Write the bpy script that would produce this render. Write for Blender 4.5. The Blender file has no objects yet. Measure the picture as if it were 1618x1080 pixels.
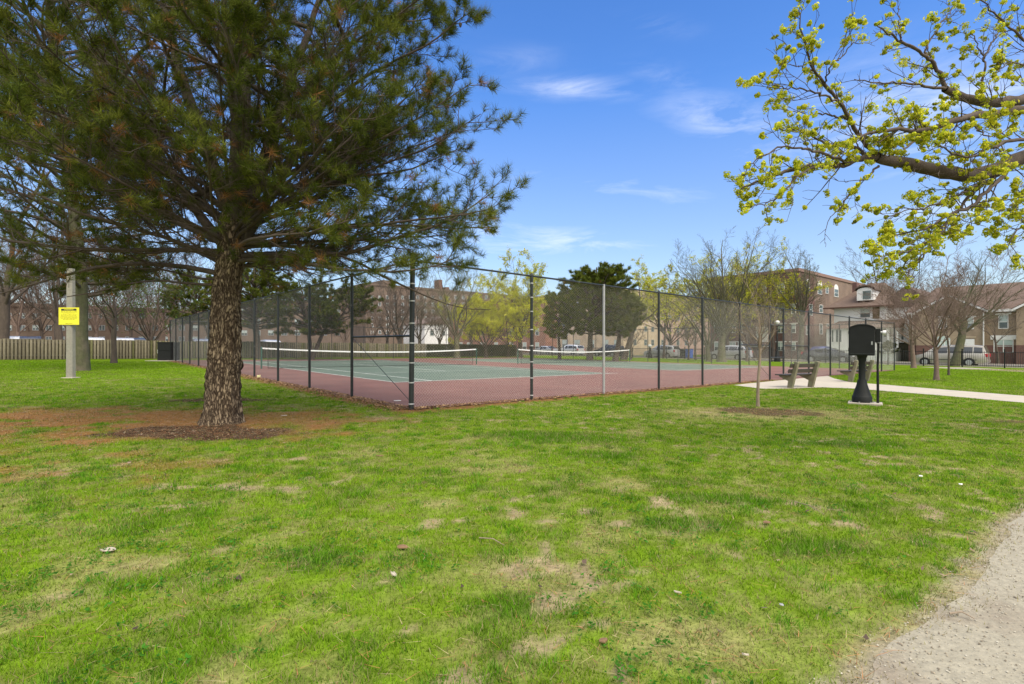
import bpy, math, random
import numpy as np
random.seed(7)
PI = math.pi
SC = bpy.context.scene
COL = SC.collection

# ---------------------------------------------------------------- camera, light, exposure
FPX, HOR, SLOPE, EYE = 806.0, 547.3, 0.0093, 1.3
cam_d = bpy.data.cameras.new('camera'); cam = bpy.data.objects.new('camera', cam_d); COL.objects.link(cam)
cam.location = (0, 0, EYE); cam.rotation_euler = (math.radians(90), 0, 0)
cam_d.sensor_width = 36; cam_d.lens = FPX/1618*36; cam_d.shift_y = 7.3/1618
cam_d.clip_start = 0.05; cam_d.clip_end = 3000
SC.camera = cam

SUN_EL, SUN_AZ = math.radians(54), math.radians(150)     # azimuth clockwise from +Y: behind the camera, to the right
world = bpy.data.worlds.new('World'); SC.world = world; world.use_nodes = True
nt = world.node_tree; nt.nodes.clear()
def N(t, kind, **kw):
    n = t.nodes.new(kind)
    for k, v in kw.items():
        if hasattr(n, k): setattr(n, k, v)
        else: n.inputs[k.replace('_', ' ')].default_value = v
    return n
wo = N(nt, 'ShaderNodeOutputWorld'); bg = N(nt, 'ShaderNodeBackground'); bg.inputs['Strength'].default_value = 0.125
sky = N(nt, 'ShaderNodeTexSky'); sky.sky_type = 'NISHITA'; sky.sun_disc = False
sky.sun_elevation = SUN_EL; sky.sun_rotation = SUN_AZ; sky.air_density = 1.0; sky.dust_density = 0.6; sky.ozone_density = 2.0
tc = N(nt, 'ShaderNodeTexCoord'); mp = N(nt, 'ShaderNodeMapping'); mp.inputs['Scale'].default_value = (1.2, 1.6, 5.0)
mp.inputs['Location'].default_value = (0.3, 0.1, 0.25)
nz = N(nt, 'ShaderNodeTexNoise'); nz.inputs['Scale'].default_value = 1.15; nz.inputs['Detail'].default_value = 7; nz.inputs['Roughness'].default_value = 0.5
rp = N(nt, 'ShaderNodeValToRGB'); rp.color_ramp.elements[0].position = 0.56; rp.color_ramp.elements[1].position = 0.86
rp.color_ramp.elements[0].color = (0, 0, 0, 1); rp.color_ramp.elements[1].color = (0.85, 0.85, 0.85, 1)
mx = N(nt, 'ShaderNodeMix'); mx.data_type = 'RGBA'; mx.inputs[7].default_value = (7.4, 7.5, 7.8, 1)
# paler veil towards the horizon: thin high cloud seen edge on
sx = N(nt, 'ShaderNodeSeparateXYZ'); veil = N(nt, 'ShaderNodeMapRange')
veil.inputs['From Min'].default_value = 0.0; veil.inputs['From Max'].default_value = 0.45; veil.inputs['To Min'].default_value = 0.20; veil.inputs['To Max'].default_value = 0.0
hs = N(nt, 'ShaderNodeHueSaturation'); hs.inputs['Saturation'].default_value = 1.31; hs.inputs['Value'].default_value = 1.28; hs.inputs['Hue'].default_value = 0.511
add = N(nt, 'ShaderNodeMath'); add.operation = 'MAXIMUM'
lk = nt.links.new
lk(tc.outputs['Generated'], mp.inputs['Vector']); lk(mp.outputs[0], nz.inputs['Vector']); lk(nz.outputs['Fac'], rp.inputs[0])
lk(tc.outputs['Generated'], sx.inputs[0]); lk(sx.outputs['Z'], veil.inputs['Value'])
fill_cloud = N(nt, 'ShaderNodeMapRange'); fill_cloud.inputs['From Min'].default_value = 0.05; fill_cloud.inputs['From Max'].default_value = -0.35; fill_cloud.inputs['To Max'].default_value = 0.97   # unseen white cloud added behind the camera, neutralises the blue ambient light
top_ = N(nt, 'ShaderNodeMapRange'); top_.inputs['From Min'].default_value = 0.60; top_.inputs['From Max'].default_value = 0.75; top_.inputs['To Max'].default_value = 0.92       # white cloud added overhead, out of view, for the same neutral light
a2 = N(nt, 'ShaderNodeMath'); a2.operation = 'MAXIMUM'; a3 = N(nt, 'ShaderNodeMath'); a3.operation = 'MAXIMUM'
lk(sx.outputs['Y'], fill_cloud.inputs['Value']); lk(sx.outputs['Z'], top_.inputs['Value']); lk(fill_cloud.outputs[0], a2.inputs[0]); lk(top_.outputs[0], a2.inputs[1]); lk(a2.outputs[0], a3.inputs[0]); lk(add.outputs[0], a3.inputs[1])
# wisps of high cloud in set parts of the sky: centre (azimuth tangent, elevation tangent), half sizes, tilt, strength
def nm(op, a, b=None, c=None):
    n = N(nt, 'ShaderNodeMath'); n.operation = op
    for i, v in enumerate((a, b, c)):
        if v is None: continue
        if isinstance(v, (int, float)): n.inputs[i].default_value = v
        else: lk(v, n.inputs[i])
    return n.outputs[0]
yy = nm('MAXIMUM', sx.outputs['Y'], .05); U_ = nm('DIVIDE', sx.outputs['X'], yy); V_ = nm('DIVIDE', sx.outputs['Z'], yy)
wn = N(nt, 'ShaderNodeTexNoise'); wn.inputs['Scale'].default_value = 3.4; wn.inputs['Detail'].default_value = 9; wn.inputs['Roughness'].default_value = .62; wn.inputs['Distortion'].default_value = .6
wm = N(nt, 'ShaderNodeMapping'); wm.inputs['Scale'].default_value = (1.6, 1, 7.0); wm.inputs['Rotation'].default_value = (0, .12, 0); lk(tc.outputs['Generated'], wm.inputs['Vector']); lk(wm.outputs[0], wn.inputs['Vector'])
acc = None
for (px, py, su, sv, tl, st) in ((915, 139, 78, 16, .03, 1.2), (1150, 190, 85, 32, .12, 1.2), (1060, 128, 60, 25, .3, .35), (800, 100, 70, 22, -.1, .35), (1040, 40, 60, 16, .1, .25), (1470, 190, 260, 90, -.15, 1.3), (820, 268, 60, 12, .1, .4), (1480, 340, 240, 34, .0, 1.1), (980, 300, 260, 26, .05, .6), (1300, 385, 340, 30, 0, .45), (860, 380, 200, 30, .03, 1.1), (300, 150, 300, 160, .1, .5)):
    du = nm('DIVIDE', nm('SUBTRACT', U_, (px-809)/FPX), su/FPX); dv = nm('DIVIDE', nm('SUBTRACT', nm('SUBTRACT', V_, (HOR-py)/FPX), nm('MULTIPLY', du, -tl*su/FPX)), sv/FPX)
    r2 = nm('ADD', nm('MULTIPLY', du, du), nm('MULTIPLY', dv, dv)); g = nm('MULTIPLY', nm('EXPONENT', nm('MULTIPLY', r2, -1.0)), st)
    acc = g if acc is None else nm('MAXIMUM', acc, g)
wr = N(nt, 'ShaderNodeMapRange'); wr.inputs['From Min'].default_value = .40; wr.inputs['From Max'].default_value = .70; lk(wn.outputs['Fac'], wr.inputs['Value'])
wisp = nm('MULTIPLY', nm('MULTIPLY', acc, wr.outputs[0]), .42)
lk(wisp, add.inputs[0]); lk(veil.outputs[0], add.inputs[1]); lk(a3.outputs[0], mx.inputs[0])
hv = N(nt, 'ShaderNodeMapRange'); hv.inputs['From Max'].default_value = .42; hv.inputs['To Min'].default_value = .74; hv.inputs['To Max'].default_value = 1.38; lk(sx.outputs['Z'], hv.inputs['Value']); lk(hv.outputs[0], hs.inputs['Value'])
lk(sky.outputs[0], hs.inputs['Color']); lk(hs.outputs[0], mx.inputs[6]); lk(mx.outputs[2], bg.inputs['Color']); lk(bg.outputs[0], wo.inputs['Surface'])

sd = bpy.data.lights.new('sun', 'SUN'); sun = bpy.data.objects.new('sun', sd); COL.objects.link(sun)
sd.energy = 2.9; sd.angle = math.radians(40); sd.color = (1.0, 0.92, 0.80)
sun.rotation_euler = (PI/2 - SUN_EL, 0, PI - SUN_AZ)
SC.view_settings.view_transform = 'Standard'; SC.view_settings.look = 'None'; SC.view_settings.gamma = 1
SC.view_settings.exposure = 0.60
SC.render.engine = 'CYCLES'
SC.cycles.max_bounces = 5; SC.cycles.transparent_max_bounces = 8

# ---------------------------------------------------------------- plan geometry
def hz(px): return HOR + SLOPE*(px-809)
def gz(x): return -SLOPE*x                                # the park falls gently to the right
def G(px, py):
    Y = FPX*EYE/(py-hz(px)); return np.array([(px-809)/FPX*Y, Y])
def AT(px, Y): return np.array([(px-809)/FPX*Y, Y])
def ZZ(py, Y): return EYE+(HOR-py)*Y/FPX
CRN = G(652, 647)
LD = np.array([129.6-809, FPX]); LD /= np.linalg.norm(LD)  # along the left fence run
RD = np.array([1765.-809, FPX]); RD /= np.linalg.norm(RD)  # along the right fence run
def W(t, s): return CRN + t*RD + s*LD
def tat(px, s=0):
    q = (px-809)/FPX; a = CRN+s*LD; return (q*a[1]-a[0])/(RD[0]-q*RD[1])
def sat(px, t=0):
    q = (px-809)/FPX; a = CRN+t*RD; return (q*a[1]-a[0])/(LD[0]-q*LD[1])
def v3(p, z=0.0): return np.array([p[0], p[1], gz(p[0])+z])

# ---------------------------------------------------------------- object helpers
def tag(o, label, cat, group=None, kind=None):
    o['label'] = label
    if cat: o['category'] = cat
    if group: o['group'] = group
    if kind: o['kind'] = kind
    return o
def empty(name, loc, rz=0.0):
    o = bpy.data.objects.new(name, None); COL.objects.link(o); o.location = loc; o.rotation_euler = (0, 0, rz); o.empty_display_size = 0.3
    return o
def link(name, me, mat, parent=None, loc=None):
    o = bpy.data.objects.new(name, me); COL.objects.link(o)
    if mat: me.materials.append(mat)
    if parent: o.parent = parent
    if loc is not None: o.location = loc
    return o
def npmesh(name, V, F, mat, parent=None, col=None, smooth=False, loc=None):
    V = np.asarray(V, dtype=np.float32).reshape(-1, 3); F = np.asarray(F, dtype=np.int32)
    me = bpy.data.meshes.new(name); n, k = F.shape
    me.vertices.add(len(V)); me.vertices.foreach_set('co', V.ravel())
    me.loops.add(n*k); me.loops.foreach_set('vertex_index', F.ravel())
    me.polygons.add(n); me.polygons.foreach_set('loop_start', np.arange(0, n*k, k, dtype=np.int32))
    try: me.polygons.foreach_set('loop_total', np.full(n, k, dtype=np.int32))
    except Exception: pass
    if col is not None:
        a = me.color_attributes.new('tint', 'FLOAT_COLOR', 'POINT')
        c = np.ones((len(V), 4), dtype=np.float32); c[:, :3] = col; a.data.foreach_set('color', c.ravel())
    me.update(calc_edges=True)
    if smooth: me.polygons.foreach_set('use_smooth', np.ones(n, dtype=bool))
    return link(name, me, mat, parent, loc)
def copy_tree(o, parent=None):
    c = o.copy(); COL.objects.link(c); c.parent = parent
    for ch in [x for x in bpy.data.objects if x.parent == o]: copy_tree(ch, c)
    return c

class MB:                                                  # collects boxes, prisms, tubes into one mesh
    def __init__(s, O=(0, 0, 0), ex=(1, 0, 0), ey=(0, 1, 0), ez=(0, 0, 1)):
        s.v = []; s.f = []; s.O = np.array(O, float); s.M = np.array([ex, ey, ez], float)
    def pts(s, P):
        b = len(s.v)
        for p in P: s.v.append(tuple(s.O + np.array(p, float) @ s.M))
        return b
    def box(s, x0, x1, y0, y1, z0, z1):
        b = s.pts([(x0,y0,z0),(x1,y0,z0),(x1,y1,z0),(x0,y1,z0),(x0,y0,z1),(x1,y0,z1),(x1,y1,z1),(x0,y1,z1)])
        s.f += [tuple(b+i for i in q) for q in ((0,3,2,1),(4,5,6,7),(0,1,5,4),(1,2,6,5),(2,3,7,6),(3,0,4,7))]
        return s
    def prism(s, poly, y0, y1, axis='y'):                  # poly in (x,z), extruded along y
        n = len(poly)
        mk = {'y': lambda p, e: (p[0], e, p[1]), 'x': lambda p, e: (e, p[0], p[1]), 'z': lambda p, e: (p[0], p[1], e)}[axis]
        b = s.pts([mk(p, y0) for p in poly]+[mk(p, y1) for p in poly])
        s.f += [tuple(b+i for i in range(n)), tuple(b+n+i for i in reversed(range(n)))]
        s.f += [(b+i, b+n+i, b+n+(i+1) % n, b+(i+1) % n) for i in range(n)]
        return s
    def tube(s, P, r, k=8, caps=True):
        P = [np.array(p, float) for p in P]; r = r if hasattr(r, '__len__') else [r]*len(P)
        b0 = len(s.v); ref = None
        for i, p in enumerate(P):
            d = P[min(i+1, len(P)-1)]-P[max(i-1, 0)]; d /= (np.linalg.norm(d)+1e-9)
            if ref is None:
                ref = np.cross(d, (0, 0, 1.0)) if abs(d[2]) < .9 else np.cross(d, (1.0, 0, 0))
            u = ref-d*(ref@d); u /= np.linalg.norm(u); ref = u; w = np.cross(d, u)
            s.pts([p+r[i]*(math.cos(2*PI*j/k)*u+math.sin(2*PI*j/k)*w) for j in range(k)])
        for i in range(len(P)-1):
            for j in range(k):
                a = b0+i*k+j; c = b0+i*k+(j+1) % k; s.f.append((a, c, c+k, a+k))
        if caps:
            s.f.append(tuple(b0+j for j in reversed(range(k)))); s.f.append(tuple(b0+(len(P)-1)*k+j for j in range(k)))
        return s
    def lathe(s, prof, k=16, cx=0, cy=0):
        b0 = len(s.v)
        for (r, z) in prof: s.pts([(cx+r*math.cos(2*PI*j/k), cy+r*math.sin(2*PI*j/k), z) for j in range(k)])
        for i in range(len(prof)-1):
            for j in range(k):
                a = b0+i*k+j; c = b0+i*k+(j+1) % k; s.f.append((a, c, c+k, a+k))
        s.f.append(tuple(b0+j for j in reversed(range(k)))); s.f.append(tuple(b0+(len(prof)-1)*k+j for j in range(k)))
        return s
    def poly(s, P): b = s.pts(P); s.f.append(tuple(range(b, b+len(P)))); return s
    def build(s, name, mat, parent=None, smooth=False, bevel=0, loc=None):
        off = np.array(loc if loc is not None else (0, 0, 0), float)
        me = bpy.data.meshes.new(name); me.from_pydata([tuple(np.array(v)-off) for v in s.v], [], s.f); me.update()
        if smooth:
            me.polygons.foreach_set('use_smooth', np.ones(len(me.polygons), dtype=bool))
            try: me.set_sharp_from_angle(angle=math.radians(40))
            except Exception: pass
        o = link(name, me, mat, parent)
        if loc is not None and parent is None: o.location = loc
        if bevel:
            m = o.modifiers.new('bevel', 'BEVEL'); m.width = bevel; m.segments = 2; m.limit_method = 'ANGLE'
        return o

# ---------------------------------------------------------------- value noise in numpy
def _h(ix, iy, seed):
    n = (ix.astype(np.int64)*374761393 + iy.astype(np.int64)*668265263 + seed*974634777) & 0x7fffffff
    n = ((n ^ (n >> 13))*1274126177) & 0x7fffffff
    return ((n ^ (n >> 16)) & 0xffff)/65535.0
def vnoise(x, y, seed=0):
    ix = np.floor(x); iy = np.floor(y); fx = x-ix; fy = y-iy; fx = fx*fx*(3-2*fx); fy = fy*fy*(3-2*fy)
    a = _h(ix, iy, seed); b = _h(ix+1, iy, seed); c = _h(ix, iy+1, seed); d = _h(ix+1, iy+1, seed)
    return (a*(1-fx)+b*fx)*(1-fy)+(c*(1-fx)+d*fx)*fy
def fbm(x, y, sc, seed=0, oc=4):
    v = 0; a = .5; t = 0
    for i in range(oc):
        v = v+a*vnoise(x/sc*2**i+13.7*i, y/sc*2**i+7.1*i, seed+i); t += a; a *= .55
    return v/t
def sstep(a, b, x): u = np.clip((x-a)/(b-a), 0, 1); return u*u*(3-2*u)

# ---------------------------------------------------------------- materials
MATS = {}
def mat(name, color, rough=.7, metal=0.0, noise=None, bump=None, spec=None, tint=False, wave=None, two=None, transl=0.0, coat=0.0, emit=None):
    """noise=(scale, amount); two=(scale, colour, lo, hi) mixes a second colour in patches; bump=(scale, strength, dist)"""
    if name in MATS: return MATS[name]
    m = bpy.data.materials.new(name); m.use_nodes = True; t = m.node_tree; b = t.nodes['Principled BSDF']; L = t.links.new
    b.inputs['Roughness'].default_value = rough; b.inputs['Metallic'].default_value = metal
    if spec is not None: b.inputs['Specular IOR Level'].default_value = spec
    if coat: b.inputs['Coat Weight'].default_value = coat
    c = (*color, 1)
    tcn = N(t, 'ShaderNodeTexCoord'); src = None
    if tint:
        at = N(t, 'ShaderNodeAttribute'); at.attribute_name = 'tint'; src = at.outputs['Color']
    else:
        rg = N(t, 'ShaderNodeRGB'); rg.outputs[0].default_value = c; src = rg.outputs[0]
    if two:
        n2 = N(t, 'ShaderNodeTexNoise'); n2.inputs['Scale'].default_value = two[0]; n2.inputs['Detail'].default_value = 5
        L(tcn.outputs['Object'], n2.inputs['Vector'])
        r2 = N(t, 'ShaderNodeMapRange'); r2.inputs['From Min'].default_value = two[2]; r2.inputs['From Max'].default_value = two[3]
        L(n2.outputs['Fac'], r2.inputs['Value'])
        m2 = N(t, 'ShaderNodeMix'); m2.data_type = 'RGBA'; L(r2.outputs[0], m2.inputs[0]); L(src, m2.inputs[6]); m2.inputs[7].default_value = (*two[1], 1)
        src = m2.outputs[2]
    if noise:
        n1 = N(t, 'ShaderNodeTexNoise'); n1.inputs['Scale'].default_value = noise[0]; n1.inputs['Detail'].default_value = 6; n1.inputs['Roughness'].default_value = .65
        if len(noise) > 2:
            mpn = N(t, 'ShaderNodeMapping'); mpn.inputs['Scale'].default_value = noise[2]
            L(tcn.outputs['Object'], mpn.inputs['Vector']); L(mpn.outputs[0], n1.inputs['Vector'])
        else: L(tcn.outputs['Object'], n1.inputs['Vector'])
        r1 = N(t, 'ShaderNodeMapRange'); r1.inputs['From Min'].default_value = .28; r1.inputs['From Max'].default_value = .72
        r1.inputs['To Min'].default_value = 1-noise[1]; r1.inputs['To Max'].default_value = 1+noise[1]
        L(n1.outputs['Fac'], r1.inputs['Value'])
        m1 = N(t, 'ShaderNodeVectorMath'); m1.operation = 'SCALE'; L(src, m1.inputs[0]); L(r1.outputs[0], m1.inputs['Scale']); src = m1.outputs[0]
    L(src, b.inputs['Base Color'])
    if bump:
        nb = N(t, 'ShaderNodeTexNoise'); nb.inputs['Scale'].default_value = bump[0]; nb.inputs['Detail'].default_value = 8
        if len(bump) > 3:
            mpb = N(t, 'ShaderNodeMapping'); mpb.inputs['Scale'].default_value = bump[3]
            L(tcn.outputs['Object'], mpb.inputs['Vector']); L(mpb.outputs[0], nb.inputs['Vector'])
        else: L(tcn.outputs['Object'], nb.inputs['Vector'])
        bn = N(t, 'ShaderNodeBump'); bn.inputs['Strength'].default_value = bump[1]; bn.inputs['Distance'].default_value = bump[2]
        L(nb.outputs['Fac'], bn.inputs['Height']); L(bn.outputs[0], b.inputs['Normal'])
    if transl:
        tr = N(t, 'ShaderNodeBsdfTranslucent'); L(src, tr.inputs['Color']); ms = N(t, 'ShaderNodeMixShader'); ms.inputs[0].default_value = transl
        L(b.outputs[0], ms.inputs[1]); L(tr.outputs[0], ms.inputs[2]); L(ms.outputs[0], t.nodes['Material Output'].inputs['Surface'])
    MATS[name] = m; return m

def brick_mat(name, c1, c2, mortar, ang):
    m = bpy.data.materials.new(name); m.use_nodes = True; t = m.node_tree; b = t.nodes['Principled BSDF']; L = t.links.new
    b.inputs['Roughness'].default_value = .9
    tcn = N(t, 'ShaderNodeTexCoord'); rot = N(t, 'ShaderNodeMapping'); rot.inputs['Rotation'].default_value = (0, 0, -ang); L(tcn.outputs['Object'], rot.inputs['Vector'])
    sp = N(t, 'ShaderNodeSeparateXYZ'); cb = N(t, 'ShaderNodeCombineXYZ'); ad = N(t, 'ShaderNodeMath'); ad.operation = 'ADD'
    L(rot.outputs[0], sp.inputs[0]); L(sp.outputs['X'], ad.inputs[0]); L(sp.outputs['Y'], ad.inputs[1]); L(ad.outputs[0], cb.inputs['X']); L(sp.outputs['Z'], cb.inputs['Y'])
    bk = N(t, 'ShaderNodeTexBrick'); bk.inputs['Color1'].default_value = (*c1, 1); bk.inputs['Color2'].default_value = (*c2, 1); bk.inputs['Mortar'].default_value = (*mortar, 1)
    bk.inputs['Scale'].default_value = 1; bk.inputs['Brick Width'].default_value = .22; bk.inputs['Row Height'].default_value = .075; bk.inputs['Mortar Size'].default_value = .008
    L(cb.outputs[0], bk.inputs['Vector'])
    nz_ = N(t, 'ShaderNodeTexNoise'); nz_.inputs['Scale'].default_value = .6; nz_.inputs['Detail'].default_value = 6; L(tcn.outputs['Object'], nz_.inputs['Vector'])
    mr = N(t, 'ShaderNodeMapRange'); mr.inputs['From Min'].default_value = .3; mr.inputs['From Max'].default_value = .7; mr.inputs['To Min'].default_value = .8; mr.inputs['To Max'].default_value = 1.2; L(nz_.outputs['Fac'], mr.inputs['Value'])
    vm = N(t, 'ShaderNodeVectorMath'); vm.operation = 'SCALE'; L(bk.outputs['Color'], vm.inputs[0]); L(mr.outputs[0], vm.inputs['Scale']); L(vm.outputs[0], b.inputs['Base Color'])
    return m

M_ground = mat('grass_ground', (.1, .15, .03), .95, tint=True, noise=(9, .28), bump=(30, .7, .03), spec=.0)
M_blade = mat('grass_blade', (.1, .2, .03), .8, tint=True, transl=.35, spec=.03)
M_maroon = mat('court_maroon', (.165, .070, .052), .9, noise=(.8, .18), two=(.35, (.205, .10, .075), .45, .75), bump=(60, .2, .004))
M_green = mat('court_green', (.088, .125, .088), .9, noise=(.7, .12), two=(.3, (.12, .155, .11), .45, .75), bump=(60, .2, .004))
M_line = mat('court_line_paint', (.62, .62, .57), .8, noise=(4, .2))
M_conc = mat('concrete', (.42, .37, .29), .9, noise=(3, .12), two=(1.2, (.40, .35, .29), .5, .8), bump=(40, .3, .004))
M_gravel = mat('gravel', (.30, .27, .20), .95, noise=(28, .22), two=(2.2, (.22, .18, .13), .52, .72), bump=(45, .6, .01))
M_stone = mat('gravel_stone', (.4, .36, .3), .9, tint=True)
M_asph = mat('asphalt', (.16, .155, .15), .9, noise=(5, .15), bump=(60, .3, .004))
M_leaf = mat('leaf_litter', (.2, .12, .06), .9, tint=True)
M_black = mat('black_paint', (.018, .022, .020), .45, noise=(14, .3), two=(9, (.11, .11, .10), .66, .70), bump=(30, .1, .002))
M_blackc = mat('black_enamel', (.014, .015, .014), .6, spec=.25, noise=(5, .2), bump=(90, .12, .001))
M_galv = mat('galvanised_steel', (.36, .36, .35), .5, .35, noise=(20, .15))
M_wire = mat('chain_wire', (.56, .54, .46), .55, .15)
M_wireblk = mat('chain_wire_dark', (.15, .155, .14), .6)
M_band = mat('tie_band', (.55, .55, .53), .5, .3)
M_netpost = mat('net_post_green', (.02, .09, .06), .5, noise=(20, .2))
M_netb = mat('net_cord', (.02, .022, .02), .8)
M_tape = mat('net_tape', (.78, .78, .74), .8, noise=(10, .08))
M_post = mat('post_concrete', (.26, .24, .195), .9, noise=(12, .15), two=(3, (.24, .24, .19), .5, .8), bump=(40, .5, .006))
M_yellow = mat('sign_yellow', (.78, .72, .03), .5)
M_text = mat('sign_lettering', (.02, .02, .015), .6)
M_wood = mat('weathered_board', (.27, .245, .19), 1.0, spec=.05, tint=True, noise=(6, .25, (3, 3, .6)), bump=(20, .5, .01, (4, 4, .5)))
M_ivy = mat('ivy_leaf', (.035, .06, .02), .7, tint=True)
M_bench = mat('bench_slat', (.055, .045, .035), .6, noise=(10, .25, (1, 6, 6)), bump=(20, .3, .004))
M_benchc = mat('bench_concrete', (.20, .175, .115), .95, noise=(8, .25), two=(5, (.20, .21, .12), .45, .75), bump=(30, .6, .008))
M_barkpine = None
M_bark = mat('bark_grey_brown', (.085, .064, .048), .95, noise=(8, .3, (1, 1, .3)), bump=(14, .9, .03, (1, 1, .25)))
M_barkg = mat('bark_mossy', (.085, .085, .04), .95, noise=(5, .3), two=(2, (.12, .095, .07), .45, .7), bump=(14, .9, .03, (1, 1, .25)))
M_barkr = mat('bark_reddish', (.165, .115, .088), .95, noise=(8, .25))
M_barkl = mat('bark_light', (.26, .20, .14), .9, noise=(14, .3, (1, 1, .5)), bump=(30, .6, .01, (1, 1, .4)))
M_needle = mat('pine_needles', (.03, .06, .015), .7, tint=True, transl=.25, spec=.08)
M_bloom = mat('spring_bloom', (.4, .42, .04), .7, tint=True, transl=.45, spec=.15)
M_glass = mat('window_glass', (.10, .13, .13), .12, spec=.8, noise=(1.2, .5))
M_blind = mat('window_blind', (.42, .50, .46), .5, noise=(.8, .2))
M_white = mat('white_paint', (.74, .73, .70), .7, noise=(2, .06))
M_roofb = mat('roof_shingle_brown', (.125, .085, .065), .95, noise=(7, .22), two=(1.2, (.15, .105, .085), .5, .8), bump=(12, .5, .02, (1, 1, 4)))
M_roofg = mat('roof_flat', (.15, .14, .13), .95)
M_tyre = mat('tyre_rubber', (.018, .018, .018), .9)
M_rim = mat('wheel_rim', (.5, .5, .52), .35, .7)
M_carglass = mat('car_glass', (.02, .025, .03), .08, spec=.9)
M_red = mat('tail_lamp', (.45, .02, .03), .3)
M_clear = mat('head_lamp', (.7, .7, .7), .15)
M_blue = mat('bin_blue', (.02, .10, .42), .5)
M_soil = mat('mulch_chip', (.09, .06, .04), .95, tint=True)

def pine_bark():
    m = bpy.data.materials.new('pine_bark'); m.use_nodes = True; t = m.node_tree; b = t.nodes['Principled BSDF']; L = t.links.new
    b.inputs['Roughness'].default_value = .95; b.inputs['Specular IOR Level'].default_value = .15
    tcn = N(t, 'ShaderNodeTexCoord'); mpn = N(t, 'ShaderNodeMapping'); mpn.inputs['Scale'].default_value = (1, 1, .28); L(tcn.outputs['Object'], mpn.inputs['Vector'])
    nd = N(t, 'ShaderNodeTexNoise'); nd.inputs['Scale'].default_value = 7; nd.inputs['Detail'].default_value = 5; L(mpn.outputs[0], nd.inputs['Vector'])
    va = N(t, 'ShaderNodeVectorMath'); va.operation = 'MULTIPLY_ADD'; va.inputs[1].default_value = (.34, .34, .34); L(nd.outputs['Color'], va.inputs[0]); L(mpn.outputs[0], va.inputs[2])
    vo = N(t, 'ShaderNodeTexVoronoi'); vo.feature = 'DISTANCE_TO_EDGE'; vo.inputs['Scale'].default_value = 21; L(va.outputs[0], vo.inputs['Vector'])
    vc = N(t, 'ShaderNodeTexVoronoi'); vc.inputs['Scale'].default_value = 21; L(va.outputs[0], vc.inputs['Vector'])
    fn = N(t, 'ShaderNodeTexNoise'); fn.inputs['Scale'].default_value = 60; fn.inputs['Detail'].default_value = 6; L(mpn.outputs[0], fn.inputs['Vector'])
    r = N(t, 'ShaderNodeValToRGB'); e = r.color_ramp.elements
    e[0].position = 0; e[0].color = (.040, .027, .019, 1); e[1].position = .28; e[1].color = (.29, .23, .165, 1)
    x = e.new(.09); x.color = (.13, .097, .07, 1)
    L(vo.outputs['Distance'], r.inputs[0])
    sc = N(t, 'ShaderNodeSeparateColor'); L(vc.outputs['Color'], sc.inputs[0])
    m1 = N(t, 'ShaderNodeMix'); m1.data_type = 'RGBA'; m1.blend_type = 'MULTIPLY'; m1.inputs[0].default_value = 1
    r2 = N(t, 'ShaderNodeValToRGB'); r2.color_ramp.elements[0].color = (.6, .55, .5, 1); r2.color_ramp.elements[1].color = (1.35, 1.3, 1.15, 1); L(sc.outputs[0], r2.inputs[0])
    L(r.outputs[0], m1.inputs[6]); L(r2.outputs[0], m1.inputs[7])
    mr = N(t, 'ShaderNodeMapRange'); mr.inputs['To Min'].default_value = .5; mr.inputs['To Max'].default_value = 1.5; L(fn.outputs['Fac'], mr.inputs['Value'])
    vm = N(t, 'ShaderNodeVectorMath'); vm.operation = 'SCALE'; L(m1.outputs[2], vm.inputs[0]); L(mr.outputs[0], vm.inputs['Scale']); L(vm.outputs[0], b.inputs['Base Color'])
    hm = N(t, 'ShaderNodeMath'); hm.operation = 'MINIMUM'; hm.inputs[1].default_value = .22; L(vo.outputs['Distance'], hm.inputs[0])
    h2 = N(t, 'ShaderNodeMath'); h2.operation = 'MULTIPLY_ADD'; h2.inputs[1].default_value = .12; L(fn.outputs['Fac'], h2.inputs[0]); L(hm.outputs[0], h2.inputs[2])
    bn = N(t, 'ShaderNodeBump'); bn.inputs['Strength'].default_value = 1; bn.inputs['Distance'].default_value = .075; L(h2.outputs[0], bn.inputs['Height']); L(bn.outputs[0], b.inputs['Normal'])
    return m
M_barkpine = pine_bark()

# ---------------------------------------------------------------- ground: one sheet, colours of turf, litter and soil per vertex
PINE = np.array([G(350, 668)[0], G(350, 668)[1]])
GRAVEL = [G(*p) for p in ((1375,1140),(1385,1085),(1402,1050),(1432,1018),(1480,985),(1520,952),(1548,915),(1572,875),(1606,835),(1642,800),(1735,735),(1900,668),(2300,622))]
_ge = np.array([(-.15, .4)] + [tuple(p) for p in GRAVEL])
def gravel_side(x, y):                                     # >0 inside the gravel path (right of the edge)
    ye = np.interp(x, _ge[:, 0], _ge[:, 1]) if False else None
    xe = np.interp(y, _ge[:, 1], _ge[:, 0])
    return x-xe
PATHPOLY = [G(*p) for p in ((1160,608.5),(1205,614.5),(1260,613.5),(1300,612),(1350,614),(1400,618),(1500,626),(1618,636.5),(1850,657),(2600,725),(2600,702),(1850,644),(1618,625.5),(1500,616.2),(1400,608),(1345,604),(1318,598),(1308,593.7),(1245,599.5),(1180,606.2))]
def inpoly(x, y, P):
    r = np.zeros(np.shape(x), bool); n = len(P)
    for i in range(n):
        a, b = P[i], P[(i+1) % n]
        c = ((a[1] > y) != (b[1] > y)) & (x < (b[0]-a[0])*(y-a[1])/((b[1]-a[1])+1e-12)+a[0]); r ^= c
    return r
def ell(x, y, px, py, rx, ry, seed):
    c = G(px, py); d = np.sqrt(((x-c[0])/rx)**2+((y-c[1])/ry)**2)
    return d + .55*(fbm(x, y, .5, seed)-.5)*2
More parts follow.
